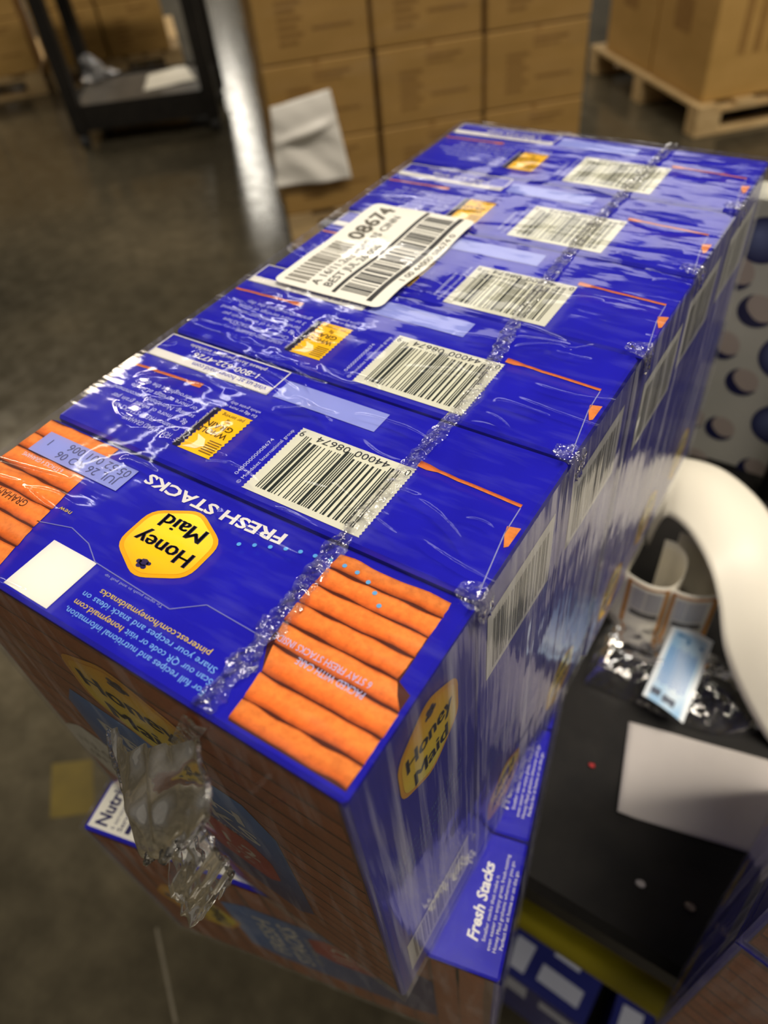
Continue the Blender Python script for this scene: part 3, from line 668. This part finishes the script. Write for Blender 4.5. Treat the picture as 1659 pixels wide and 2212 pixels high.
BL.text('label_lettering', '1 00 44000 08674 0', 106.2, 198, 3.2, K, 1, lab, width=46, right=(0, 1), up=(1, 0))

# ------------------------------------------------------------------ lower pack, lying on its side
LA = math.radians(13.5); LO = V3((-0.179, -0.024, ZL)); LS = (1.0, 0.955, 1.072)
ex = V3((math.cos(LA), math.sin(LA), 0)); ey = V3((-math.sin(LA), math.cos(LA), 0)); ez = V3((0, 0, 1))
lowc = carton_body(); side_left(lowc); front_print(BAK, lowc)
LDESC = ['nutrition panel below the gathered film', 'second from the gathered film', 'third from the gathered film', 'fourth from the gathered film', 'fifth from the gathered film']
LP = 0.0607
for k in range(5):
    o = lowc if k == 0 else copy_tree(lowc)
    tag(o, 'blue cracker carton lying sideways under upper pack, ' + LDESC[k], 'carton', 'cartons of the lying pack')
    m3 = Matrix(((-ez.x * LS[0], -ey.x * LS[1], -ex.x * LS[2]), (-ez.y * LS[0], -ey.y * LS[1], -ex.y * LS[2]), (-ez.z * LS[0], -ey.z * LS[1], -ex.z * LS[2]))).to_4x4()
    # canonical left side (-x) looks up, carton top (z=H) points along -ex, back (y=D) looks to the viewer
    base = LO + ex * (H * LS[2]) + ey * (LP * k + D * LS[1]) - ez * (W / 2)
    o.matrix_world = Matrix.Translation(base) @ m3
wrap2 = tag(empty('shrink_wrap', LO - ez * W, LA), 'clear shrink film around the lying pack of cartons under the upper pack', 'plastic wrap')
shrink(wrap2, H * LS[2], LP * 4 + D * LS[1], W, 11.0, FM, amp=0.0013)

# ------------------------------------------------------------------ third pack standing at the right
TA = math.radians(-9.5); TO = V3((0.107, 0.084, ZC + 0.0013))
tc = carton_body(); bottom_print(tc); side_right(tc); side_left(tc); front_print(FRO, tc)
TD = [['cracker photo exposed', 'second from the photo end', 'third from the photo end'], ['upper tier, photo exposed', 'upper tier, second from photo end', 'upper tier, third from photo end']]
for tier in range(2):
    TB = TO + V3((0, 0, tier * (H + 0.0045)))
    for k in range(3):
        o = tc if k + tier == 0 else copy_tree(tc)
        tag(o, 'blue cracker carton standing beside the white paper sheet, ' + TD[tier][k], 'carton', 'cartons of the upright side packs')
        o.matrix_world = Matrix.Translation(TB) @ Matrix.Rotation(TA, 4, 'Z') @ Matrix.Translation((W / 2, PITCH * k, H)) @ Matrix.Rotation(math.pi, 4, 'Y')
    wrap3 = tag(empty('shrink_wrap', TB, TA), ['clear shrink film around the upright pack beside the white paper sheet', 'clear shrink film around the upper tier pack above the white paper sheet'][tier], 'plastic wrap')
    shrink(wrap3, W, PITCH * 2 + D, H, 19.0 + tier, FM, amp=0.0012)

# ------------------------------------------------------------------ things on the cart
def flat(x, y, h=0.0): return atz(x, y, ZC + h)
# sheet of paper
c = [flat(1358, 1560), flat(1700, 1655), flat(1640, 1850), flat(1332, 1757)]
def paper_fn(s, t):
    q = (c[0] * (1 - s) + c[1] * s) * (1 - t) + (c[3] * (1 - s) + c[2] * s) * t
    return V3((q.x, q.y, ZC + 0.0008 + 0.0016 * max(0, noise.noise(V3((s * 2.2, t * 2.0, 5)))) + 0.003 * max(0, 0.15 - s) / 0.15 * t))
po = grid('paper_sheet', 24, 20, paper_fn, M['paper']); tag(po, 'plain white paper sheet lying on the black cart top', 'paper')
po.modifiers.new('thickness', 'SOLIDIFY').thickness = 0.0003
# scraps
for (x, y, r, mat, lb, nm) in ((1278, 1655, 0.0022, simple('red_scrap', srgb(190, 30, 34), rough=0.6), 'tiny red scrap on the black cart top beside the cracker packs', 'red_scrap'),
                               (1383, 1910, 0.0032, M['paper'], 'tiny torn white paper scrap on the black cart top', 'paper_scrap'), (1490, 1960, 0.0035, simple('tan_scrap', srgb(130, 116, 100), rough=0.7), 'tiny tan torn scrap near the upright cracker pack', 'tan_scrap')):
    P = flat(x, y); g = Geo(); n = 9
    ring = [V3((P.x + r * (0.7 + 0.5 * noise.noise(V3((k, x, 1)))) * math.cos(k * 0.698) * 1.5, P.y + r * (0.7 + 0.5 * noise.noise(V3((k, y, 2)))) * math.sin(k * 0.698), ZC + 0.0002)) for k in range(n)]
    g.add(ring + [v + V3((0, 0, 0.0009 + 0.0008 * (k % 3))) for k, v in enumerate(ring)], [tuple(range(n)), tuple(range(n, 2 * n))] + [(k, (k + 1) % n, n + (k + 1) % n, n + k) for k in range(n)])
    tag(g.build(nm, mat), lb, 'scrap')
# clear bag
bag_out = [(1262, 1478), (1285, 1405), (1322, 1345), (1392, 1322), (1470, 1360), (1560, 1430), (1640, 1490), (1690, 1545), (1640, 1580), (1570, 1590), (1500, 1578), (1420, 1545), (1340, 1510)]
bo = [flat(*q) for q in bag_out]; ring = catmull(bo + [bo[0]], 6)[:-1]; cen = sum(ring, V3()) / len(ring); nr = len(ring)
def bag_h(rad, ang):
    e = (1 - rad ** 2.4) ** 0.5 if rad < 1 else 0
    return 0.022 * e * (0.85 + 0.25 * math.sin(ang * 2 + 1))
vs = []; fs = []; rings = 12
for j in range(rings + 1):
    rad = 1 - j / rings
    for k in range(nr):
        q = cen.lerp(ring[k], rad); a = 2 * math.pi * k / nr
        nz = 0.0035 * noise.noise(V3((q.x * 110, q.y * 110, 2))) + 0.002 * noise.noise(V3((q.x * 260, q.y * 260, 7)))
        vs.append((q.x, q.y, ZC + 0.001 + max(0, bag_h(rad, a) + nz * (1 if 0 < j else 0))))
fs = [(j * nr + k, j * nr + (k + 1) % nr, (j + 1) * nr + (k + 1) % nr, (j + 1) * nr + k) for j in range(rings) for k in range(nr)]
bag = tag(empty('clear_bag', (cen.x, cen.y, ZC)), 'clear plastic bag with light blue printed label on black cart', 'plastic bag')
def under(o, parent):
    o.parent = parent; o.matrix_parent_inverse = Matrix.Translation(parent.location).inverted(); return o
under(mk('bag_film', vs, fs, M['film_bag'], None, True), bag)
bl = [atz(1455, 1348, ZC + 0.027), atz(1541, 1388, ZC + 0.027), atz(1476, 1562, ZC + 0.020), atz(1388, 1500, ZC + 0.020)]
def bl_pt(s, t, l=0): 
    q = (bl[0] * (1 - s) + bl[1] * s) * (1 - t) + (bl[3] * (1 - s) + bl[2] * s) * t
    return q + V3((0, 0, 0.002 * math.sin(math.pi * s) + 0.0015 * math.sin(t * 5) + l * 0.0002 + 0.001))
def blcol(s, t):
    k = 0.5 + 0.9 * noise.noise(V3((s * 2.5 + 3, t * 3.5, 1))); edge = min(s, 1 - s, t * 1.5) < 0.08
    return srgb(236, 244, 250) if edge else lerp(srgb(222, 238, 250), srgb(140, 192, 234), min(1, max(0, k)))
bl_o = grid('bag_label', 14, 22, bl_pt, M['print'], None, colfn=blcol); under(bl_o, bag)
g = Geo()
for k in range(7):
    s0 = 0.18 + 0.095 * k
    for j in range(14):
        t0, t1 = 0.30 + 0.46 * j / 14 + (0.02 if k % 2 else 0), 0.30 + 0.46 * (j + 0.8) / 14 + (0.02 if k % 2 else 0)
        g.add([bl_pt(s0, t0, 1), bl_pt(s0 + 0.035, t0, 1), bl_pt(s0 + 0.035, t1, 1), bl_pt(s0, t1, 1)], [(0, 1, 2, 3)], srgb(88, 128, 206))
for (s0, t0, s1, t1) in ((0.45, 0.14, 0.85, 0.19), (0.2, 0.1, 0.5, 0.13)):
    g.add([bl_pt(s0, t0, 1), bl_pt(s1, t0 + 0.02, 1), bl_pt(s1, t1, 1), bl_pt(s0, t1 + 0.02, 1)], [(0, 1, 2, 3)], srgb(60, 130, 190))
for (s0, t0, s1, t1) in ((0.12, 0.84, 0.34, 0.92), (0.4, 0.86, 0.7, 0.94)): g.add([bl_pt(s0, t0, 1), bl_pt(s1, t0, 1), bl_pt(s1, t1, 1), bl_pt(s0, t1, 1)], [(0, 1, 2, 3)], srgb(92, 100, 116))
under(mk('label_print', g.v, g.f, M['print'], None, ink=g.c), bag)

# curled label strips with orange borders (standing on edge)
ZR = ZC + 0.072
def ribbon_pts(px): return catmull([atz(x, y, ZR) for x, y in px], 10)
def curled(name_label, px, front, group):
    pts = ribbon_pts(px); n = len(pts) - 1
    root = tag(empty('label_strip', (pts[0].x, pts[0].y, ZC)), name_label, 'label strip', group)
    def fn(s, t): 
        q = pts[min(n, int(round(s * n)))]; return V3((q.x, q.y, ZR - t * (ZR - ZC - 0.0005)))
    o = under(grid('liner', n, 6, fn, M['cream']), root); o.modifiers.new('thickness', 'SOLIDIFY').thickness = 0.0005
    # printed face sits just outside the front part of the curl
    a, b = front
    def out(i):
        t = (pts[min(n, i + 1)] - pts[max(0, i - 1)]).normalized(); nn = V3((t.y, -t.x, 0))
        return nn if nn.dot(CAM - pts[i]) > 0 else -nn
    def strip_(nm, i0, i1, z0, z1, col, l):
        vs = []; fs = []
        for i in range(i0, i1 + 1):
            q = pts[i] + out(i) * (0.0006 + 0.0002 * l); vs += [(q.x, q.y, ZR - z0), (q.x, q.y, ZR - z1)]
        fs = [(2 * k, 2 * k + 1, 2 * k + 3, 2 * k + 2) for k in range(i1 - i0)]
        under(mk(nm, vs, fs, M['print'], None, ink=col), root)
    m = b - a; OB = srgb(214, 142, 30)
    strip_('orange_border', a, b, 0.003, 0.0058, OB, 1)
    strip_('orange_border', a, a + max(1, m // 8), 0.003, 0.060, OB, 1); strip_('orange_border', b - max(1, m // 8), b, 0.003, 0.060, OB, 1)
    strip_('grey_code_panel', a + int(m * 0.50), a + int(m * 0.85), 0.009, 0.034, srgb(196, 192, 188), 1)
    strip_('grey_text_panel', a + int(m * 0.22), a + int(m * 0.46), 0.009, 0.034, srgb(206, 202, 198), 1)
    strip_('dark_footer', a + int(m * 0.22), a + int(m * 0.85), 0.037, 0.043, srgb(90, 86, 84), 1)
curled('curled label strip with orange border standing against the cracker packs', [(1372, 1180), (1340, 1215), (1362, 1240), (1405, 1264), (1450, 1268), (1478, 1240), (1484, 1205), (1465, 1176), (1438, 1166)], (20, 40), 'curled label strips')
curled('curled label strip with orange border tucked inside the white paper band', [(1455, 1272), (1480, 1282), (1512, 1288), (1556, 1282), (1560, 1245), (1535, 1195), (1498, 1160), (1470, 1150)], (1, 30), 'curled label strips')
# wide white paper band arching behind
inn = [(1400, 1180, 0.03), (1425, 1130, 0.085), (1447, 1116, 0.100), (1490, 1152, 0.108), (1530, 1222, 0.106), (1551, 1300, 0.092), (1563, 1400, 0.068), (1600, 1500, 0.036), (1659, 1600, 0.006), (1720, 1660, 0.002)]
outt = [(1395, 1080, 0.02), (1425, 1020, 0.075), (1468, 992, 0.090), (1550, 1010, 0.104), (1625, 1065, 0.108), (1680, 1140, 0.108), (1740, 1260, 0.090), (1790, 1400, 0.060), (1830, 1520, 0.025), (1850, 1600, 0.003)]
I_ = catmull([atz(x, y, ZC + h) for x, y, h in inn], 8); O_ = catmull([atz(x, y, ZC + h) for x, y, h in outt], 8)
def band_fn(s, t):
    i = min(len(I_) - 1, int(round(t * (len(I_) - 1)))); q = I_[i].lerp(O_[i], s); return q + V3((0, 0, 0.012 * math.sin(math.pi * s)))
wb = grid('paper_band', 14, len(I_) - 1, band_fn, M['cream']); tag(wb, 'wide blank cream paper band arching over the curled label strips', 'paper band')
wb.modifiers.new('thickness', 'SOLIDIFY').thickness = 0.0006

# package printed with navy crescents and blue balls
PY = 0.60; PZ1 = 1.072
pk = empty('patterned_box', (0.015, PY + 0.015, ZC)); tag(pk, 'pale grey box printed with navy crescents and blue balls behind the paper band', 'box')
M['palegrey'] = simple('pale_grey_print_board', srgb(192, 192, 180), srgb(206, 204, 192), ns=8, rough=0.5)
g = Geo(); g.box((-0.17, PY, ZC), (0.20, PY + 0.03, PZ1), 0.003); under(g.build('box_body', M['palegrey'], None), pk)
pp = Plane((-0.17, PY, PZ1), (1, 0, 0), (0, 0, -1), (0, -1, 0))
def disc(u, v, r, col, l, nm, shade=None):
    n = 28; g = Geo(); vs = [pp.p(u - (r * 0.25 if shade else 0), v - (r * 0.25 if shade else 0), l)] + [pp.p(u + r * math.cos(2 * math.pi * k / n), v + r * math.sin(2 * math.pi * k / n), l) for k in range(n)]
    o = mk(nm, vs, [(0, 1 + k, 1 + (k + 1) % n) for k in range(n)], M['print'], None, ink=[shade or col] + [col] * n); return under(o, pk)
def crescent(u, v, r, l):
    n = 22; vs = []; 
    for k in range(n + 1):
        a = math.radians(20 + 230 * k / n); th = 0.62 * r * math.sin(math.pi * k / n)
        vs += [pp.p(u + r * math.cos(a), v + r * math.sin(a), l), pp.p(u + (r - th) * math.cos(a) , v + (r - th) * math.sin(a), l)]
    under(mk('crescent_print', vs, [(2 * k, 2 * k + 1, 2 * k + 3, 2 * k + 2) for k in range(n)], M['print'], None, ink=srgb(30, 32, 78)), pk)
def cell(x, y, r, kind):
    P = aty(x, y, PY); u, v = (P.x + 0.17) * 1000, (PZ1 - P.z) * 1000
    if u + r > 368: return
    if kind == 'c': disc(u, v, r, srgb(186, 172, 162), 1, 'bubble_print'); crescent(u, v, r * 1.05, 2)
    else: disc(u, v, r, srgb(30, 32, 84), 1, 'ball_print', srgb(120, 132, 176))
for (x, y, r, kind) in ((1650, 520, 20, 'b'), (1635, 672, 15.5, 'c'), (1603, 825, 14.5, 'c'), (1562, 745, 14.5, 'c'), (1555, 925, 14, 'c'), (1625, 1015, 14.5, 'c'), (1700, 775, 24, 'b'), (1680, 920, 24, 'b'), (1590, 590, 15, 'c'), (1490, 900, 14, 'c'), (1500, 990, 13, 'c')):
    cell(x, y, r, kind)
for ku in range(3):
    for kv in range(5):
        u, v = 262 + 42 * ku, 36 + 50 * kv + 18 * (ku % 2)
        if v > PZ1 * 1000 - ZC * 1000 - 24: continue
        if (ku + kv) % 3: disc(u, v, 14, srgb(186, 172, 162), 1, 'bubble_print'); crescent(u, v, 14.7, 2)
        else: disc(u, v, 20, srgb(30, 32, 84), 1, 'ball_print', srgb(120, 132, 176))

# blue and white packages on the lower shelf
M['navybox'] = simple('navy_blue_box', srgb(26, 32, 108), srgb(34, 42, 128), ns=10, rough=0.4)
for k, (px, py, yaw, sz, lb) in enumerate(((1190, 2105, -3, (0.105, 0.15, 0.16), 'navy blue box with white panels on the lower cart shelf, under yellow rail'), (1420, 2250, 2, (0.10, 0.15, 0.15), 'navy blue box on lower cart shelf beside the box under the yellow rail'))):
    P = atz(px, py, 0.235 + sz[2]); r = tag(empty('snack_box', (P.x, P.y + 0.05, 0.235), math.radians(yaw)), lb, 'box', 'boxes on the lower cart shelf')
    g = Geo(); g.box((-sz[0] / 2, -sz[1] / 2, 0), (sz[0] / 2, sz[1] / 2, sz[2]), 0.002); g.build('box_body', M['navybox'], r)
    t = Plane((-sz[0] / 2, -sz[1] / 2, sz[2]), (1, 0, 0), (0, 1, 0), (0, 0, 1)); 
    for (u0, v0, u1, v1) in ((8, 8, 30, 40), (44, 12, 92, 30), (50, 44, 80, 70)): t.rect('white_print', u0, v0, u1, v1, srgb(190, 194, 214), 1, r)
    t = Plane((-sz[0] / 2, -sz[1] / 2, sz[2]), (1, 0, 0), (0, 0, -1), (0, -1, 0))
    for (u0, v0, u1, v1) in ((6, 10, 40, 60), (56, 20, 96, 50)): t.rect('white_print', u0, v0, u1, v1, srgb(190, 194, 214), 1, r)

# ------------------------------------------------------------------ background pallets and cartons
def pallet(loc, yaw, wx, wy, label, group):
    r = tag(empty('wooden_pallet', (loc[0], loc[1], 0), yaw), label, 'pallet', group); h = 0.13
    n = 7; bw = 0.095
    for k in range(n):
        x = (wx - bw) * k / (n - 1); g = Geo(); g.box((x, 0, h - 0.018), (x + bw, wy, h), 0.002); g.build('deck_board', M['wood'], r)
    for y in (0, wy / 2 - 0.045, wy - 0.09):
        g = Geo(); g.box((0, y, h - 0.036), (wx, y + 0.09, h - 0.0185), 0.002); g.build('stringer_board', M['wood'], r)
        for x in (0, wx / 2 - 0.06, wx - 0.12):
            g = Geo(); g.box((x, y, 0.018), (x + 0.12, y + 0.09, h - 0.0365), 0.003); g.build('block', M['wood'], r)
        g = Geo(); g.box((0, y, 0.0005), (wx, y + 0.09, 0.0178), 0.002); g.build('bottom_board', M['wood'], r)
    return r
def kraft(w, d, h, seed, style):
    g = Geo(); g.box((0, 0, 0), (w, d, h), 0.006); o = g.build('kraft_carton', M['cardboard'])
    rnd = random.Random(seed)
    fr = Plane((0, 0, h), (1, 0, 0), (0, 0, -1), (0, -1, 0)); fr.p = lambda u, v, l=1, s=fr: s.O + s.U * (u / 1000) + s.V * (v / 1000) + s.N * (0.0004 + l * 0.0006)
    si = Plane((0, d, h), (0, -1, 0), (0, 0, -1), (-1, 0, 0)); si.p = lambda u, v, l=1, s=si: s.O + s.U * (u / 1000) + s.V * (v / 1000) + s.N * (0.0004 + l * 0.0006)
    W_, H_ = w * 1000, h * 1000
    IN = srgb(120, 86, 40)
    def bars(pl, rs):
        b = pl.rects('printed_text', rs, IN, 1, o); b.data.materials[0] = M['cardprint']
    if style == 0:
        rs = [(W_ * 0.46, H_ * 0.14, W_ * 0.80, H_ * 0.18)] + [(W_ * 0.20, H_ * (0.30 + 0.09 * k), W_ * (0.42 - 0.05 * (k % 2)), H_ * (0.345 + 0.09 * k)) for k in range(6)] + [(W_ * 0.5, H_ * 0.62, W_ * 0.86, H_ * 0.66)]
        rs += [(W_ * 0.46, H_ * 0.22, W_ * 0.72, H_ * 0.25)]
    else:
        rs = [(W_ * (0.28 + 0.16 * k), H_ * 0.18, W_ * (0.36 + 0.16 * k), H_ * 0.66) for k in range(4)] + [(W_ * 0.28, H_ * 0.10, W_ * 0.9, H_ * 0.13)]
    bars(fr, rs)
    bars(si, [(d * 1000 * 0.3, H_ * 0.3, d * 1000 * 0.6, H_ * 0.55)])
    t = Geo(); t.box((w * 0.47, -0.0008, h - 0.05), (w * 0.53, d, h + 0.0012)); t.build('tape', M['tape'], o)
    return o
def stack(origin, yaw, z0, dims, cells, seed, descr, group, style=0, jit=0.003):
    w, d, h = dims; proto = kraft(w - 0.014, d - 0.014, h - 0.003, seed, style); rnd = random.Random(seed); R = Matrix.Rotation(yaw, 4, 'Z')
    for i, (cx, cy, cz) in enumerate(cells):
        o = proto if i == 0 else copy_tree(proto)
        o.matrix_world = Matrix.Translation((origin[0], origin[1], z0)) @ R @ Matrix.Translation((cx * w + rnd.uniform(-jit, jit), cy * d + rnd.uniform(0, jit), cz * h)) @ Matrix.Rotation(rnd.uniform(-0.006, 0.006), 4, 'Z')
        tag(o, descr(cx, cy, cz), 'carton', group)
YAW = math.radians(44.7)
P0 = V3((-1.865, 2.051, 0))
rows = ['bottom', 'middle', 'upper']; cols = ['white pouch column', 'centre column', 'column facing other pallet']
pallet(P0, YAW, 1.20, 1.0, 'wooden pallet under the film-wrapped carton stack with white pouch', 'wooden pallets')
cells = [(x, 0, z) for z in range(3) for x in range(3)] + [(0, y, z) for z in range(3) for y in (1, 2)]
def dmain(cx, cy, cz):
    if cy: return f'{rows[cz]} row kraft carton on aisle side of wrapped stack, {["", "second", "third"][cy]} from pouch corner'
    return f'{rows[cz]} row kraft carton of the film-wrapped stack, {cols[cx]}'
stack(P0, YAW, 0.13, (0.398, 0.33, 0.256), cells, 3, dmain, 'kraft cartons of the film-wrapped stack')
pw = tag(empty('stretch_wrap', (P0.x, P0.y, 0), YAW), 'clear stretch film around the kraft carton stack with white pouch', 'plastic wrap')
def pwf(name, A, B, n):
    def fn(s, t):
        q = V3(A).lerp(V3(B), s); z = 0.10 + t * 0.80
        bulge = 0.012 + 0.010 * noise.noise(V3((s * 5, t * 9, A[1] + 2))) - 0.010 * math.exp(-((t * 0.80 - 0.03) % 0.256 - 0.0) ** 2 / 0.0006)
        return V3((q.x + n[0] * bulge, q.y + n[1] * bulge, z))
    grid(name, 40, 40, fn, M['film_pallet'], pw)
pwf('film_side', (-0.002, -0.004, 0), (1.196, -0.004, 0), (0, -1)); pwf('film_side', (-0.004, 0.99, 0), (-0.004, -0.004, 0), (-1, 0))
# white document pouch on the front of the stack
fx = V3((math.cos(YAW), math.sin(YAW), 0)); fb = V3((-math.sin(YAW), math.cos(YAW), 0))
def onfront(x, y, off):
    d = ray(x, y); A = P0 - fb * off; return CAM + d * ((A - CAM).dot(fb) / d.dot(fb))
pc = [onfront(583, 232, 0.03), onfront(712, 192, 0.03), onfront(760, 385, 0.03), onfront(597, 406, 0.03)]
def pouch(s, t):
    q = (pc[0] * (1 - s) + pc[1] * s) * (1 - t) + (pc[3] * (1 - s) + pc[2] * s) * t
    k = 0.012 * math.sin(math.pi * min(1, t * 1.9)) * math.sin(math.pi * s) + 0.010 * noise.noise(V3((s * 2.5, t * 4 - s * 1.5, 3))) + 0.014 * math.exp(-((t - 0.30 - 0.14 * (1 - s)) / 0.05) ** 2) * (1 - abs(2 * s - 1) ** 3)
    return q - fb * (k * 1.2)
po2 = grid('document_pouch', 30, 36, pouch, simple('white_pouch_plastic', srgb(232, 228, 220), srgb(240, 236, 228), ns=6, rough=0.4)); tag(po2, 'creased white document pouch hanging on the kraft carton stack', 'pouch')
po2.modifiers.new('thickness', 'SOLIDIFY').thickness = 0.002

# pallet at the right
N2 = atz(1497, 300, 0); Y2 = math.radians(46)
pr = pallet(N2, Y2, 1.2, 1.15, 'wooden pallet with tall kraft cartons beyond the cracker packs', 'wooden pallets')
fx2 = V3((math.cos(Y2), math.sin(Y2), 0)); fb2 = V3((-math.sin(Y2), math.cos(Y2), 0))
stack(N2 + fx2 * 0.03 + fb2 * 0.04, Y2, 0.131, (0.46, 0.50, 0.52), [(0, 0, 0), (1, 0, 0), (0, 1, 0)], 9,
      lambda x, y, z: ['tall kraft carton with upright dark print on the corner of the far pallet', 'tall kraft carton beside the corner carton on the far pallet', 'tall kraft carton behind the corner carton on the far pallet'][x + 2 * y], 'tall kraft cartons on the far pallet', 1)
# pallet at the far left
N3 = V3((-5.55, 2.25, 0)); Y3 = math.radians(48)
fx3 = V3((math.cos(Y3), math.sin(Y3), 0)); fb3 = V3((-math.sin(Y3), math.cos(Y3), 0))
for j in range(2):
    pallet(N3 + fx3 * 1.25 * j, Y3, 1.2 - 0.35 * j, 1.0, ['wooden pallet behind the dark steel trolley, open aisle side', 'wooden pallet behind the dark steel trolley, beside the wrapped stack'][j], 'wooden pallets')
    stack(N3 + fx3 * 1.25 * j, Y3, 0.131, (0.40, 0.36, 0.30), [(x, 0, z) for z in range(2) for x in range(3 - j)], 21 + j,
          lambda x, y, z, j=j: f'{["lower", "upper"][z]} kraft carton behind the steel trolley, {["first", "second", "third"][x]} on the {["aisle", "inner"][j]} pallet', 'kraft cartons behind the trolley')

# dark steel trolley
T0 = atz(178, 284, 0.08); T1 = atz(462, 246, 0.08); tv = (T1 - T0); TY = math.atan2(tv.y, tv.x); TW = math.hypot(tv.x, tv.y); TDp = 0.50
tr = tag(empty('steel_trolley', (T0.x, T0.y, 0), TY), 'dark steel shelf trolley standing in the aisle before the far pallets', 'trolley')
g = Geo(); g.box((0, 0, 0.185), (TW, TDp, 0.20)); g.build('lower_tray', M['shelfgrey'], tr)
for (a, b, nm) in (((0, -0.012, 0.08), (TW, 0.0, 0.205), 'tray_lip'), ((0, TDp, 0.08), (TW, TDp + 0.012, 0.215), 'tray_lip'), ((-0.012, -0.012, 0.08), (0, TDp + 0.012, 0.215), 'tray_lip'), ((TW, -0.012, 0.08), (TW + 0.012, TDp + 0.012, 0.215), 'tray_lip')):
    g = Geo(); g.box(a, b, 0.002); g.build(nm, M['blackmetal'], tr)
for (x, y) in ((0, 0), (TW, 0), (0, TDp), (TW, TDp)):
    g = Geo(); s = 0.035; g.box((x - s, y - s, 0.07), (x + s, y + s, 1.0), 0.004); g.build('corner_post', M['blackmetal'], tr)
    g = Geo(); g.tube([(x - 0.02, y, 0.036), (x + 0.02, y, 0.036)], 0.036, 16); g.build('caster_wheel', M['rubber'], tr)
g = Geo(); g.box((-0.01, -0.01, 0.96), (TW + 0.01, TDp + 0.01, 0.99)); g.build('upper_tray', M['blackmetal'], tr)
Rt = Matrix.Rotation(TY, 4, 'Z')
def onT(x, y, z=0.2): return V3((T0.x, T0.y, 0)) + Rt @ V3((x, y, z))
# plastic roll and paper lying on the trolley
M['film_roll'] = film('coiled_film', (30, 30, 30), 1.5, 0.8, 0.01, haze=0.30, gain=2.0, base=0.03, rough=0.15)
P = atz(195, 150, 0.26)
rl = tag(empty('film_roll', (P.x, P.y, 0.2), TY + 0.9), 'loose coil of clear plastic film on the dark steel trolley', 'film roll')
for (r, off) in ((0.060, 0.0), (0.052, 0.012), (0.045, -0.010)):
    g = Geo(); g.tube([(off + 0.012 * math.sin(k), 0.0 + r * math.cos(k * math.tau / 28), 0.064 + r * math.sin(k * math.tau / 28)) for k in range(29)], [0.012 + 0.004 * math.sin(k * 3) for k in range(29)], 8, False)
    g.build('film_loop', M['film_roll'], rl, True)
def crump(s, t):
    x = (s - 0.5) * 0.20 + 0.05; y = (t - 0.5) * 0.12; return V3((x, y, 0.012 + 0.03 * abs(noise.noise(V3((s * 3, t * 3, 8)))) + 0.09 * math.exp(-((s - 0.5) / 0.2) ** 2) * math.sin(math.pi * t)))
grid('crumpled_film', 20, 16, crump, M['film_roll'], rl)
pq = [atz(320, 162, 0.203), atz(400, 140, 0.203), atz(424, 172, 0.203), atz(310, 196, 0.203)]
def pfn(s, t):
    q = (pq[0] * (1 - s) + pq[1] * s) * (1 - t) + (pq[3] * (1 - s) + pq[2] * s) * t; return V3((q.x, q.y, 0.203 + 0.012 * noise.noise(V3((s * 2, t * 2, 6))) ** 2))
tp = grid('paper_sheet', 12, 8, pfn, M['cream']); tag(tp, 'white paper sheet lying on the dark steel trolley', 'paper'); tp.modifiers.new('thickness', 'SOLIDIFY').thickness = 0.001
